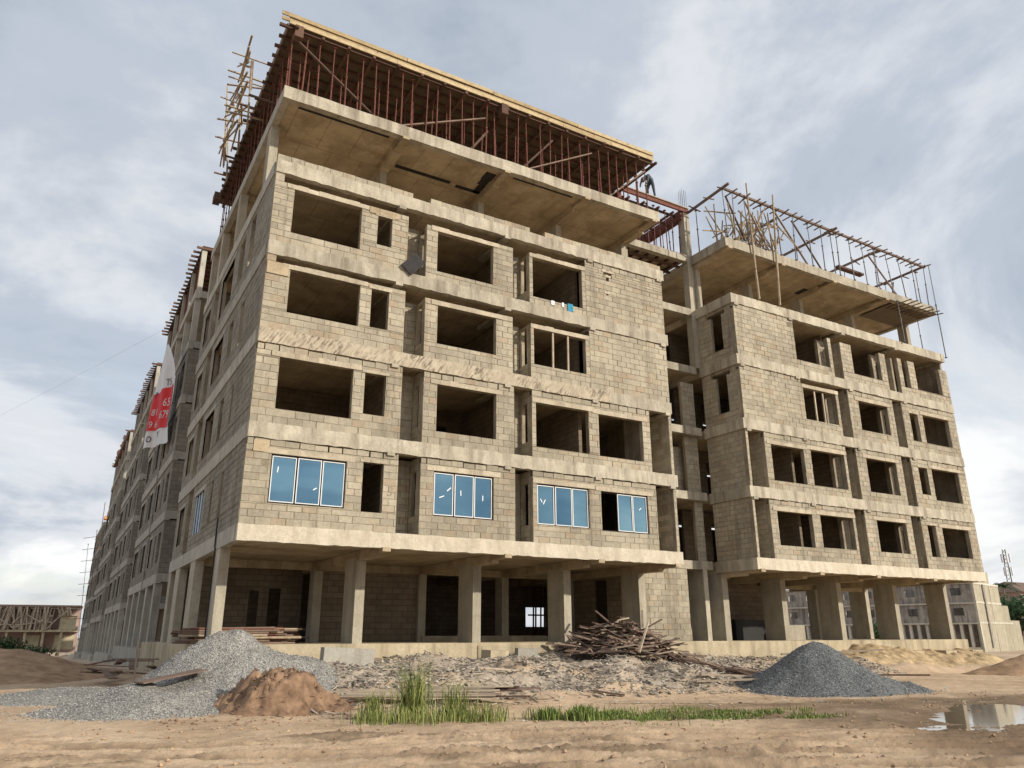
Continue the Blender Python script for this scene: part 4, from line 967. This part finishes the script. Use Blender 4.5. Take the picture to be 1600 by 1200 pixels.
# ------------------------------------------------------------------ heaps
def heap(name, hfun, x0, x1, y0, y1, st, mat, label, cat='heap', stones=None, group=None):
    xs_ = np.arange(x0, x1, st); ys_ = np.arange(y0, y1, st); X, Y = np.meshgrid(xs_, ys_, indexing='ij')
    G = gh(X, Y); H = hfun(X, Y); ok = H > 0.004; Z = G + np.where(ok, H, -.03)
    id_ = -np.ones(X.shape, int); keep = ok.copy()
    keep[:-1] |= ok[1:]; keep[1:] |= ok[:-1]; keep[:, :-1] |= ok[:, 1:]; keep[:, 1:] |= ok[:, :-1]
    id_[keep] = np.arange(keep.sum()); vs = np.stack([X[keep], Y[keep], Z[keep]], -1)
    q = np.stack([id_[:-1, :-1], id_[1:, :-1], id_[1:, 1:], id_[:-1, 1:]], -1).reshape(-1, 4); q = q[(q >= 0).all(1)]
    mb = MB(); mb.raw([tuple(v) for v in vs], [tuple(map(int, r)) for r in q], .5)
    root = mb.build(name, mat, smooth=True); tag(root, label, cat, group)
    if stones:
        n, r0, r1, sm = stones; sb = MB()
        qx = rng.uniform(x0, x1, n * 6); qy = rng.uniform(y0, y1, n * 6); qh = hfun(qx, qy); sel = np.where(qh > -.02 - .16 * rng.random(n * 6) ** 5)[0][:n]; qg = gh(qx[sel], qy[sel])
        for k, i_ in enumerate(sel):
            r = r0 + (r1 - r0) * random.random() ** 2; sb.rock((qx[i_], qy[i_], qg[k] + max(qh[i_], 0) + r * .2), r)
        sb.build('stones', sm, root, kind='stuff')
    return root
def cone(X, Y, cx_, cy_, rx, ry, h, rot=0, p=1.0):
    c, s = math.cos(rot), math.sin(rot); u = (X - cx_) * c + (Y - cy_) * s; v = -(X - cx_) * s + (Y - cy_) * c
    d = np.sqrt((u / rx) ** 2 + (v / ry) ** 2); dd = np.sqrt(d * d + .035)
    return h * (1.0 - dd + .12 * np.exp(-(d / .3) ** 2) if p == 1 else (1 - d ** p))
def hL(X, Y):
    a = cone(X, Y, -.1, -1.0, 2.9, 3.2, 1.68); b = cone(X, Y, -2.3, -2.6, 2.2, 2.4, .55, .5); c = cone(X, Y, -1.2, -3.3, 1.9, 1.4, .5, .4)
    return np.maximum(np.maximum(a, b), c) + .2 * vn1.fbm(X * .9, Y * .9, 5) * np.clip(a + b + 1, 0, 1) - .03
heap('gravel_heap', hL, -6.5, 4, -6.5, 4, .07, 'gravel', 'pale grey gravel heap below the left corner column', stones=(11000, .009, .028, 'stone'))
def hR(X, Y):
    a = cone(X, Y, 16.1, -6.2, 2.5, 2.4, 1.55, -.5); b = cone(X, Y, 17.0, -6.7, 2.3, 1.6, .85, -.45)
    return np.maximum(a, b) + .16 * vn2.fbm(X * .9, Y * .9, 5) - .02
heap('gravel_heap', hR, 11, 23, -11, -1, .08, 'gravelblue', 'dark blue grey gravel heap in front of the right wing', stones=(9000, .010, .03, 'stoneblue'))
def hS(X, Y):
    c, s_ = math.cos(-.4), math.sin(-.4); u = (X - .45) * c + (Y + 4.3) * s_; v = -(X - .45) * s_ + (Y + 4.3) * c
    d = np.sqrt((u / 1.75) ** 2 + (v / 1.2) ** 2) + .35 * vn3.fbm(X * 1.3, Y * 1.3, 4)
    a = .84 * (1 - sstep(.25, 1.05, d)) ; rg = 1 - 2 * np.abs(vn2.fbm(X * 1.7, Y * 1.7, 5, .6))
    return a * (.62 + .42 * rg) + .11 * vn1.fbm(X * 4.5, Y * 4.5, 5, .6) * np.clip(a * 5, 0, 1) - .03
heap('soil_heap', hS, -2.2, 3.2, -6.6, -2.2, .045, 'soil', 'reddish brown soil heap in front of the pale gravel', stones=(900, .008, .05, 'soil'))
def hF(X, Y):
    a = cone(X, Y, -6.0, 17, 5.0, 6.5, 1.5, .3); return np.minimum(a, 1.15) + .15 * vn1.fbm(X * .8, Y * .8, 4) - .03
heap('soil_heap', hF, -13, 0, 8, 26, .16, 'soilpale', 'long brown soil heap at the far left of the side street')
def hQ(X, Y):
    a = cone(X, Y, 33.0, -4.2, 3.6, 2.2, 1.1, -.4); return np.minimum(a, .9) + .12 * vn1.fbm(X * 1.1, Y * 1.1, 4) - .03
heap('soil_heap', hQ, 27, 40, -9, 1, .12, 'soilpale', 'brown soil heap at the right edge beside the puddle track')
def hY(X, Y):
    a = .55 * sstep(-1.0, 1.5, Y) * sstep(25.5, 28.5, X) * (1 - sstep(37, 39.5, X)) * (1 - sstep(1.9, 2.3, Y)); return a * (1 + .35 * vn2.fbm(X * 2.2, Y * .6, 4)) - .02
heap('sand_bank', hY, 25, 40, -1.6, 2.3, .09, 'yellowsand', 'yellow eroded sand bank against the right podium')
def hG(X, Y):
    a = cone(X, Y, -3.4, 2.6, 2.6, 3.0, .35, .3); return a + .08 * vn2.fbm(X * 1.5, Y * 1.5, 4) - .02
heap('gravel_heap', hG, -7.5, 0, -1.5, 6.5, .1, 'gravel', 'low spread of dusty gravel left of the tall gravel heap', stones=(2500, .010, .03, 'stone'))

# rubble on the slope
db = MB()
qx = rng.uniform(1.0, 27, 90000); qy = rng.uniform(-7.8, 1.7, 90000); qm = mound(qx, qy)
sel = np.where((qm > .02) & (rng.random(90000) < np.minimum(1, qm * 2.2 + .15)) & (rng.random(90000) < .5 + 1.3 * (vn3.fbm(qx * .8, qy * .8, 3) + .25)))[0][:20000]
for i_ in sel:
    x, y = float(qx[i_]), float(qy[i_]); z = ghf(x, y); r = .009 + .085 * random.random() ** 7
    if random.random() < .78: db.rock((x, y, z + r * .3), r, flat=.6)
    else:
        a = random.random() * 3.14; l = random.uniform(.06, .4); db.bar((x, y, z + .015), (x + l * math.cos(a), y + l * math.sin(a), z + .02 + random.uniform(-.01, .08)), random.uniform(.015, .06), .014)
db.build('rubble', 'debris', kind='stuff', label='broken block chips and splinters strewn over the bank', category='rubble')
lt = MB()
for k in range(45):
    x = random.uniform(2, 21); y = random.uniform(-9.5, 1.2); z = ghf(x, y); a = random.random() * 3.14; l = random.uniform(.03, .12); lt.bar((x, y, z + .02), (x + l * math.cos(a), y + l * math.sin(a), z + .03 + random.random() * .04), random.uniform(.03, .09), .01)
lt.build('litter', 'litter', kind='stuff', label='scraps of white paper and plastic on the bank', category='litter')
cb = MB()
for k in range(7000):
    x = random.uniform(-7, 20); y = random.uniform(-16.8, -6); r = .006 + .04 * random.random() ** 6; cb.rock((x, y, ghf(x, y) + r * .3), r)
cb.build('clods', 'clod', kind='stuff', label='small sand clods on the track', category='clods')

# ------------------------------------------------------------------ timber
TH = thing('timber_heap', 'tall tangled heap of broken shuttering planks in front of the podium', 'timber heap', (14, .6, .4))
def on_heap(x, y):
    return max(0.0, 1.25 * (1 - math.hypot((x - 13.7) / 2.6, (y - .2) / 1.8)))
WIDE = [unit_board('oldwood', random.uniform(.12, .24), random.uniform(.02, .035)) for k in range(5)]
for k in range(235):
    L_ = random.uniform(.3, 1.5) if random.random() < .8 else random.uniform(1.5, 2.6)
    t = random.random() * 6.283; rr_ = random.random() ** .6; cx_, cy_ = 13.7 + 2.1 * rr_ * math.cos(t), .2 + 1.35 * rr_ * math.sin(t)
    a = random.uniform(0, 3.14) if random.random() < .5 else random.gauss(-.5, .45)
    d_ = Vector((math.cos(a), math.sin(a), random.gauss(0, .22))).normalized() * L_ / 2
    c_ = Vector((cx_, cy_, ghf(cx_, cy_) + on_heap(cx_, cy_) * random.uniform(.7, 1.02) + .05)); p, q = c_ - d_, c_ + d_
    p.z = max(p.z, ghf(p.x, p.y) + .03); q.z = max(q.z, ghf(q.x, q.y) + .03); q.y = min(q.y, 1.6); p.y = min(p.y, 1.6)
    o = between('plank', random.choice(STICKS if k % 10 < 6 else (WIDE if k % 10 < 9 else PALES)), TH, p, q)
for k in range(56):      # trail of planks running down to the right
    t = random.random(); cx_, cy_ = 15.0 + 3.4 * t, -.2 - 3.6 * t + random.uniform(-.9, .9); L_ = random.uniform(.6, 2.6); a = -.75 + random.gauss(0, .35)
    ca = Vector((math.cos(a), math.sin(a), 0)); p = Vector((cx_, cy_, 0)) - ca * L_ / 2; q = Vector((cx_, cy_, 0)) + ca * L_ / 2
    p.z = ghf(p.x, p.y) + .05 + .5 * (1 - t) * random.random(); q.z = ghf(q.x, q.y) + .04 + random.random() * .1
    between('plank', random.choice(STICKS), TH, p, q)
between('plank', PALES[0], TH, (14.0, -.7, 1.55), (14.05, -.65, 2.15)); between('plank', PALES[1], TH, (13.3, -1.3, .75), (14.1, -.9, 1.75))
# boards bridging the ditch by the tall grass
BP = thing('board_pile', 'low pile of long grey boards behind the tall grass', 'boards', (4.3, -5.2, -.2))
for k in range(16):
    a = -.52 + random.uniform(-.12, .12); L_ = random.uniform(2.0, 4.2); cx_, cy_ = 4.1 + random.uniform(-.9, 1.1), -5.35 + (k % 8) * .13 + random.uniform(-.08, .08)
    d_ = Vector((math.cos(a), math.sin(a), 0)) * L_ / 2; z = ghf(cx_, cy_) + .12 + .035 * (k // 8) + random.uniform(0, .04)
    mb = MB(); mb.bar(Vector((cx_, cy_, z)) - d_, Vector((cx_, cy_, z + random.uniform(-.04, .04))) + d_, .19, .03); mb.build('board', 'palewood' if k % 3 else 'oldwood', BP)
def loose(p, L_, a, mat, label, w_=.13, h=.04, tilt=0.0, lift=.05):
    d_ = Vector((math.cos(a), math.sin(a), 0)) * L_ / 2; p0 = Vector((p[0], p[1], 0)) - d_; p1 = Vector((p[0], p[1], 0)) + d_
    p0.z = ghf(p0.x, p0.y) + lift; p1.z = ghf(p1.x, p1.y) + lift + tilt; mb = MB(); mb.bar(p0, p1, w_, h)
    tag(mb.build('plank', mat), label, 'plank', 'loose planks on the bank')
loose((8.0, -2.0), 1.9, .05, 'palewood', 'pale plank lying mid bank between the tall grass and the timber heap')
loose((7.4, -2.3), 1.6, -.1, 'palewood', 'pale plank just below the mid bank plank, slightly askew')
loose((8.9, -5.3), .9, -.75, 'oldwood', 'short grey plank low on the bank under the timber heap')
loose((14.6, -4.6), 2.6, -.42, 'palewood', 'upper of two long boards reaching onto the dark gravel', .2, .05, .25, .12)
loose((14.2, -5.0), 2.8, -.5, 'palewood', 'lower of two long boards reaching onto the dark gravel', .16, .05, .25, .1)
loose((17.0, -4.0), 1.8, -1.1, 'palewood', 'plank propped on the upper left side of the dark gravel', .12, .05, .3)
loose((18.6, -4.9), 3.4, -.55, 'palewood', 'long pale board lying down the back of the dark gravel', .16, .05, .2, .95)
loose((20.6, -5.2), 3.0, -.75, 'oldwood', 'brown board beyond the dark gravel, sloping to the track', .14, .05, .0, .3)
loose((9.5, -7.5), 3.6, -.43, 'palewood', 'thin pale pole at the edge of the long grass strip', .06, .04)
for k in range(14):
    x = random.uniform(-2.6, -.6); y = random.uniform(7.5, 15); a = random.uniform(0, 3.1)
    if k == 0: SP = thing('scrap_heap', 'grey scrap boards strewn at the foot of the street side columns', 'scrap heap', (-1.6, 11, -.2))
    mb = MB(); d_ = Vector((math.cos(a), math.sin(a), 0)) * random.uniform(.5, 1.3); z = ghf(x, y) + random.uniform(.1, .7); mb.bar(Vector((x, y, z)) - d_, Vector((x, y, z + random.uniform(-.2, .3))) + d_, .25, .04); mb.build('board', 'oldwood', SP)
mb = MB(); mb.bar((-1.6, 5.5, -.2), (-1.65, 5.5, 1.25), .05, .05); tag(mb.build('stake', 'palewood'), 'thin upright stake beside the street side columns', 'stake')
mb = MB(); mb.bar((-2.3, -2.9, .32), (-.9, -2.5, .55), .55, .03); tag(mb.build('sheet_board', 'oldwood'), 'dark flat board lying on the pale gravel', 'board')
# steel props stacked behind the corner column
PS = thing('pipe_stack', 'stack of rusty steel props lying on the podium behind the corner column', 'pipe stack', (1.4, 4.6, 1.07))
UPS = [MB().tube((0, 0, 0), (0, 0, 1), .035, n=6, rnd=random.random()).mesh('pipe', m_) for m_ in ('rust', 'oldwood', 'oldwood', 'formwood', 'bamboo')]
for r in range(7):
    for k in range(9):
        a = random.uniform(-.05, .05); x0 = -.25 + random.uniform(-.6, .8); between('pipe', random.choice(UPS), PS, (x0, 3.9 + k * .12, 1.12 + r * .068), (x0 + random.uniform(2.7, 3.2), 3.9 + k * .12 + a, 1.12 + r * .068 + random.uniform(-.05, .05)))
# concrete lumps and blocks by the podium
def lump(x, y, sx, sy, sz, rz, mat, label, cat='concrete block'):
    z = ghf(x, y); mb = MB(); mb.box(-sx / 2, sx / 2, -sy / 2, sy / 2, -.1, sz); o = mb.build('concrete_block', mat); o.location = (x, y, z); o.rotation_euler = (random.uniform(-.05, .05), random.uniform(-.05, .05), rz); tag(o, label, cat, 'concrete pieces by the podium')
lump(3.6, .4, 1.5, .55, .42, -.1, 'side', 'wide grey concrete slab piece in front of the podium behind the soil heap')
lump(8.9, .9, .8, .5, .35, .2, 'podium', 'small concrete lump at the podium foot midway along')
lump(10.2, 1.0, .7, .5, .25, -.3, 'side', 'flat concrete lump left of the timber heap')
mb = MB(); mb.box(23.9, 26.6, 4.5, 5.8, 1.062, 2.0); tag(mb.build('water_tank', 'blackpipe'), 'low dark tank standing under the right wing', 'tank')
mb = MB(); mb.box(26.3, 27.6, 3.6, 3.8, 1.062, 1.75); mb.box(26.3, 26.5, 3.8, 4.6, 1.062, 1.7); tag(mb.build('low_wall', 'col'), 'low grey stub wall under the right wing', 'wall')

# small things hanging in windows
mb = MB(); mb.box(10.85, 11.0, -.03, -.01, 13.6, 13.78); mb.box(11.35, 11.45, -.03, -.01, 13.62, 13.8); tag(mb.build('rag', 'white'), 'pale rags hung over the sill on the top floor', 'rag')
mb = MB(); mb.box(11.62, 11.88, -.035, -.01, 13.5, 13.82); tag(mb.build('rag', 'blue'), 'blue rag hung over the sill on the top floor', 'rag')
mb = MB(); mb.bar((4.72, -.12, 13.52), (5.25, -.1, 14.12), .5, .04, up=(0, 1, 0)); tag(mb.build('board', 'gapdark'), 'dark board propped in the upper recess of the main block', 'board')

# ------------------------------------------------------------------ grass
def grass(name, label, n, fn, mat, h0, h1, w_=.012):
    mb = MB(); c = 0
    while c < n:
        x, y, hs_ = fn(); z = ghf(x, y); c += 1; h = random.uniform(h0, h1) * hs_; a = random.random() * 6.28; b = random.uniform(.1, .8) * h; dx, dy_ = math.cos(a), math.sin(a)
        px_, py_ = -dy_ * w_, dx * w_; m1 = (x + dx * b * .3, y + dy_ * b * .3, z + h * .6); t_ = (x + dx * b, y + dy_ * b, z + h * (1 - .25 * b / h))
        mb.raw([(x - px_, y - py_, z - .02), (x + px_, y + py_, z - .02), (m1[0] + px_ * .8, m1[1] + py_ * .8, m1[2]), (m1[0] - px_ * .8, m1[1] - py_ * .8, m1[2]), t_], [(0, 1, 2, 3), (3, 2, 4)], min(1, max(0, random.gauss(.45, .28))))
    return mb.build(name, mat, kind='stuff', label=label, category='grass')
def fn1():
    c = random.choice(((2.5, -7.2, 1.9, .12), (2.45, -7.25, 1.4, .2), (3.25, -7.6, 1.25, .15), (1.7, -7.0, .9, .12), (2.3, -7.9, .5, .35), (3.2, -8.3, .62, .3), (3.5, -8.5, .55, .25), (1.6, -7.5, .42, .35), (2.8, -8.1, .5, .45)))
    return random.gauss(c[0], c[3]), random.gauss(c[1], c[3] * .7), c[2]
grass('tall_grass', 'tall green grass clump standing before the grey boards', 1500, fn1, 'grass', .2, .8, .008)
def fn2():
    while True:
        t = random.random(); x = 5.6 + 4.8 * t + random.gauss(0, .25); y = -9.1 - 1.5 * t + random.gauss(0, .6)
        if float(vn1.fbm(np.array([x * 1.1]), np.array([y * 1.6]), 4)[0]) > -.03: return x, y, random.choice((.4, .6, 1.0))
grass('low_grass', 'low bright grass strip along the edge of the track', 6500, fn2, 'grass2', .03, .13, .008)
def fn3():
    c = random.choice(((4.7, -8.85), (5.3, -9.3), (5.5, -9.0))); return random.gauss(c[0], .16), random.gauss(c[1], .16), 1
grass('grass_tuft', 'small round grass tufts between the tall clump and the strip', 700, fn3, 'grass2', .12, .32)

# ------------------------------------------------------------------ far background
# right: weathered three storey block behind the wing
c0 = pix(1536, 1000, 100); cL = pix(1180, 1002, 124); cRt = pix(1596, 1000, 112)
hB = 7.4; z0 = c0.z
FBd = thing('distant_building', 'mould stained three storey concrete building seen under the right wing', 'building', (c0.x, c0.y, z0))
ux = (Vector((cL.x, cL.y, 0)) - Vector((c0.x, c0.y, 0))); LL = ux.length; ux.normalize()
vx = (Vector((cRt.x, cRt.y, 0)) - Vector((c0.x, c0.y, 0))); VL = vx.length; vx.normalize()
def fbar(u0, u1, za, zb, off0, off1, name, mat):
    nrm = Vector((ux.y, -ux.x, 0)); nrm = nrm if nrm.dot(CAM - c0) > 0 else -nrm
    p = [Vector((c0.x, c0.y, z0)) + ux * u + nrm * o_ + Vector((0, 0, z)) for u in (u0, u1) for o_ in (off0, off1) for z in (za, zb)]
    mb = MB(); mb.raw([tuple(v) for v in p], BOXF); return mb.build(name, mat, FBd)
for si, (za, zb) in enumerate(((2.2, 4.6), (4.8, 7.2))):
    u = 0
    while u < LL - 2:
        fbar(u, u + 1.7, za, zb, -.3, 0, 'wall_pier', 'oldwall'); fbar(u + 1.7, u + 3.0, za, za + .9, -.3, -.002, 'wall_apron', 'oldwall'); fbar(u + 1.7, u + 3.0, zb - .5, zb, -.3, -.002, 'wall_head', 'oldwall')
        u += 3.0
    fbar(0, LL, za - .2, za, -.6, .15, 'floor_band', 'whiteconc')
fbar(0, LL, 7.2, 7.5, -.6, .15, 'floor_band', 'whiteconc'); fbar(0, LL, -1, 7.2, -4, -3.5, 'back_wall', 'oldwall')
u = 0
while u < LL:
    fbar(u, u + .35, -1, 2.0, -.4, 0, 'column', 'whiteconc'); u += 1.1
def gbar(u0, u1, za, zb, off0, off1, name, mat):
    nrm = Vector((vx.y, -vx.x, 0)); nrm = nrm if nrm.dot(CAM - c0) > 0 else -nrm
    p = [Vector((c0.x, c0.y, z0)) + vx * u + nrm * o_ + Vector((0, 0, z)) for u in (u0, u1) for o_ in (off0, off1) for z in (za, zb)]
    mb = MB(); mb.raw([tuple(v) for v in p], BOXF); return mb.build(name, mat, FBd)
gbar(0, VL * .62, -1.5, 7.3, -.4, 0, 'gable_wall', 'plasterlit'); gbar(VL * .62, VL * .8, -1.5, 4.6, -.4, -.01, 'gable_wall', 'plasterlit'); gbar(VL * .8, VL * 1.05, -1.5, 2.6, -.4, -.01, 'gable_wall', 'plasterlit')
gbar(0.3, VL * .42, 7.3, 9.0, -3, -.05, 'roof_room', 'plasterlit')
for zc_ in (2.2, 4.8, 7.3): gbar(-.1, VL * (.62 if zc_ > 4.7 else .85), zc_ - .15, zc_ + .1, -.2, .06, 'gable_band', 'whiteconc')
for uc in (0, VL * .38): gbar(uc - .12, uc + .12, -1.5, 7.2, -.2, .05, 'gable_pilaster', 'whiteconc')
# left: two storey building with a thicket of props
cA = pix(-60, 1016, 112); cB = pix(116, 1014, 118); gz = cA.z
LBd = thing('distant_building', 'far yellow building at left with its upper floor full of timber props', 'building', (cA.x, cA.y, gz))
dx_ = Vector((cB.x - cA.x, cB.y - cA.y, 0)); DL = dx_.length; dx_.normalize(); dn = Vector((dx_.y, -dx_.x, 0)); dn = dn if dn.dot(CAM - cA) > 0 else -dn
def lbar(u0, u1, za, zb, o0, o1, name, mat):
    p = [Vector((cA.x, cA.y, gz)) + dx_ * u + dn * o_ + Vector((0, 0, z)) for u in (u0, u1) for o_ in (o0, o1) for z in (za, zb)]
    mb = MB(); mb.raw([tuple(v) for v in p], BOXF); return mb.build(name, mat, LBd)
lbar(-8, DL, 2.55, 2.85, -6, .3, 'floor_slab', 'yellowwall'); lbar(-8, DL, 6.2, 6.5, -6, .4, 'roof_deck', 'oldwood'); lbar(-8, DL, -.5, 6.1, -3.2, -3, 'back_wall', 'pinkroof')
u = -7
while u < DL: lbar(u, u + .35, -1, 2.55, -.4, 0, 'column', 'yellowwall'); u += 2.4
for (a, b) in ((7.5, 9.5), (11.5, 14.2)): lbar(a, b, 0, 2.1, -1.2, -1.0, 'yellow_wall', 'yellowwall')
lbar(DL - 2.6, DL - .4, 2.85, 4.9, -1, -.2, 'yellow_wall', 'yellowwall'); lbar(DL - 2.9, DL + .1, 4.9, 5.0, -1, .1, 'slab_strip', 'yellowwall')
PALEP = [unit_pole(.10, .08, 5, 'palewood', .03) for k in range(5)]
for k in range(120):
    u = random.uniform(2, DL - .6); p = Vector((cA.x, cA.y, gz)) + dx_ * u + dn * random.uniform(-.8, .5); z0_ = 2.85 if u < DL - 3 else 5.0
    between('prop', random.choice(PALEP), LBd, (p.x, p.y, p.z + z0_), (p.x + dx_.x * random.uniform(-.6, .6), p.y + dx_.y * random.uniform(-.6, .6), p.z + 6.2))
for k in range(26):
    u = random.uniform(-1, DL - 2); p = Vector((cA.x, cA.y, gz)) + dx_ * u + dn * .4
    between('brace', random.choice(PALEP), LBd, (p.x, p.y, p.z + random.uniform(3, 5)), (p.x + dx_.x * random.uniform(-3, 3), p.y + dx_.y * 2, p.z + random.uniform(3, 6)))
# scaffold and orange tower at the street end
p = pix(132, 1000, 95); SC_ = thing('pole_scaffold', 'tall blue grey scaffold poles at the end of the side street', 'scaffold', (p.x, p.y, p.z))
for (a, b) in ((0, 0), (1.5, .8)):
    pa = pix(122 + 8 * a, 1000, 95); pb = pix(138 + 9 * a, 850 - 14 * a, 95); between('pole', PROP, SC_, pa, pb)
for k in range(9):
    pa = pix(114 + 2.1 * k, 985 - 18 * k, 95); pb = pix(140 + 2.2 * k, 984 - 18.3 * k, 96); between('ledger', PROP, SC_, pa, pb)
pt = pix(158, 835, 100); OT = thing('formwork_tower', 'small orange formwork tower above the far terrace roofs', 'formwork', (pt.x, pt.y, pt.z))
for k in range(4):
    a = Vector((pt.x + (k % 2) * 1.1, pt.y + (k // 2) * 1.1, pt.z - 3)); between('pole', PROP, OT, a, a + Vector((-.1, .2, 7.2)))
for k in range(6):
    mb = MB(); mb.box(pt.x - .2 + .05 * k, pt.x + 1.3 - .05 * k, pt.y - .1, pt.y + 1.2, pt.z - 2 + k * .8, pt.z - 1.6 + k * .8); mb.build('shutter_panel', 'orange', OT)
# right edge: houses, mast, palm and hedge
ph = pix(1592, 985, 170); HS = thing('house', 'pink house half hidden behind trees at the right edge', 'house', (ph.x, ph.y, ph.z))
mb = MB(); mb.box(ph.x - 4, ph.x + 14, ph.y - 4, ph.y + 6, ph.z - 3, ph.z + 8); mb.build('wall', 'pinkroof', HS)
mb = MB(); mb.raw([(ph.x - 5, ph.y - 5, ph.z + 8), (ph.x + 15, ph.y - 5, ph.z + 8), (ph.x + 15, ph.y + 7, ph.z + 8), (ph.x - 5, ph.y + 7, ph.z + 8), (ph.x + 0, ph.y + 1, ph.z + 10.6), (ph.x + 10, ph.y + 1, ph.z + 10.6)], [(0, 1, 5, 4), (1, 2, 5), (2, 3, 4, 5), (3, 0, 4), (3, 2, 1, 0)]); mb.build('roof', 'oldwood', HS)
for k in range(5):
    for zz2 in (1, 5): 
        mb = MB(); mb.box(ph.x - 3 + k * 3.2, ph.x - 1.6 + k * 3.2, ph.y - 4.1, ph.y - 3.9, ph.z + zz2, ph.z + zz2 + 1.6); mb.build('window', 'gapdark', HS)
pm = pix(1594, 985, 230); MT = thing('phone_mast', 'lattice phone mast with panel antennas at the right edge', 'mast', (pm.x, pm.y, pm.z))
for k in range(3):
    a = 2.09 * k; mb = MB(); mb.tube((pm.x + 1.3 * math.cos(a), pm.y + 1.3 * math.sin(a), pm.z - 3), (pm.x + .5 * math.cos(a), pm.y + .5 * math.sin(a), pm.z + 24), .12, n=5); mb.build('leg', 'steel', MT)
for k in range(22):
    z = pm.z - 2 + k * 1.18; r = 1.3 - .8 * (k / 22); a = 2.09 * k; mb = MB()
    for j in range(3): mb.tube((pm.x + r * math.cos(a + 2.09 * j), pm.y + r * math.sin(a + 2.09 * j), z), (pm.x + r * math.cos(a + 2.09 * j + 2.09), pm.y + r * math.sin(a + 2.09 * j + 2.09), z + 1.1), .06, n=4)
    mb.build('lattice', 'steel', MT)
for k in range(8):
    a = k * .785; zq = pm.z + (20 if k % 2 else 16); mb = MB(); mb.box(pm.x + 1.1 * math.cos(a) - .2, pm.x + 1.1 * math.cos(a) + .2, pm.y + 1.1 * math.sin(a) - .2, pm.y + 1.1 * math.sin(a) + .2, zq, zq + 2.6); mb.build('antenna', 'white', MT)
pq = pix(1577, 975, 150); PT = thing('palm_tree', 'small palm behind the distant gable at the right edge', 'tree', (pq.x, pq.y, pq.z))
mb = MB(); mb.tube((pq.x, pq.y, pq.z - 3), (pq.x + .4, pq.y, pq.z + 7), .22, .14, n=7); mb.build('trunk', 'oldwood', PT)
mb = MB()
for k in range(18):
    a = k * 2.4; el = random.uniform(-.1, .9); prev = Vector((pq.x + .4, pq.y, pq.z + 7)); d = Vector((math.cos(a) * math.cos(el), math.sin(a) * math.cos(el), math.sin(el)))
    for j in range(7):
        nx_ = prev + d * .42; d = (d + Vector((0, 0, -.17))).normalized(); s_ = Vector((-math.sin(a), math.cos(a), 0))
        for sg in (-1, 1): mb.raw([tuple(prev), tuple(nx_), tuple(nx_ + s_ * sg * .45 * (1 - j / 8) + Vector((0, 0, -.2)) + d * .2)], [(0, 1, 2)])
        prev = nx_
mb.build('crown', 'leaf', PT)
def shrub(name, label, c, rx, ry, rz, n, sz, cat='shrub', trunk=True):
    root = thing(name, label, cat, tuple(c))
    if trunk:
        mb = MB(); 
        for k in range(4): mb.tube((c.x + random.uniform(-.3, .3) * rx, c.y, c.z - 1), (c.x + random.uniform(-.6, .6) * rx, c.y + random.uniform(-.4, .4) * ry, c.z + rz), .12, .05, n=5)
        mb.build('trunk', 'oldwood', root)
    mb = MB()
    cl = [(random.uniform(-1, 1), random.uniform(-1, 1), random.uniform(.1, 1.8)) for k in range(26)]
    for k in range(n):
        q = random.choice(cl); v = Vector((random.gauss(0, 1), random.gauss(0, 1), random.gauss(0, 1))).normalized() * random.random() ** .5 * .42
        p = Vector((c.x + (q[0] * .8 + v.x) * rx, c.y + (q[1] * .8 + v.y) * ry, c.z + max(0, (q[2] * .5 + v.z * .8)) * rz)); a = Vector((random.gauss(0, 1), random.gauss(0, 1), random.gauss(0, 1))).normalized() * sz; b = a.orthogonal().normalized() * sz * .6
        mb.raw([tuple(p - a), tuple(p + b), tuple(p + a), tuple(p - b)], [(0, 1, 2, 3)])
    mb.build('crown', 'leaf', root); return root
shrub('tree', 'dark green trees beneath the pink house at the right edge', pix(1592, 985, 140), 5.5, 4, 5.5, 2600, .35, 'tree')
shrub('hedge', 'dark green bushes at the foot of the far yellow building', pix(10, 1026, 95), 5.0, 1.5, 2.1, 2600, .16, 'hedge')
shrub('bush', 'green bush glimpsed between the wing columns', pix(1365, 1000, 80), 1.6, 1.0, 1.8, 700, .14, 'bush')
# trousers drying on the far block
pl = pix(1352, 978, 112); mb = MB()
for s_ in (-.35, .35): mb.bar((pl.x + s_ * .3, pl.y, pl.z + 1.9), (pl.x + s_, pl.y - .1, pl.z), .4, .12)
mb.box(pl.x - .4, pl.x + .4, pl.y - .08, pl.y + .08, pl.z + 1.8, pl.z + 2.1); tag(mb.build('hanging_trousers', 'ink'), 'dark trousers hung out on the distant building under the wing', 'trousers')
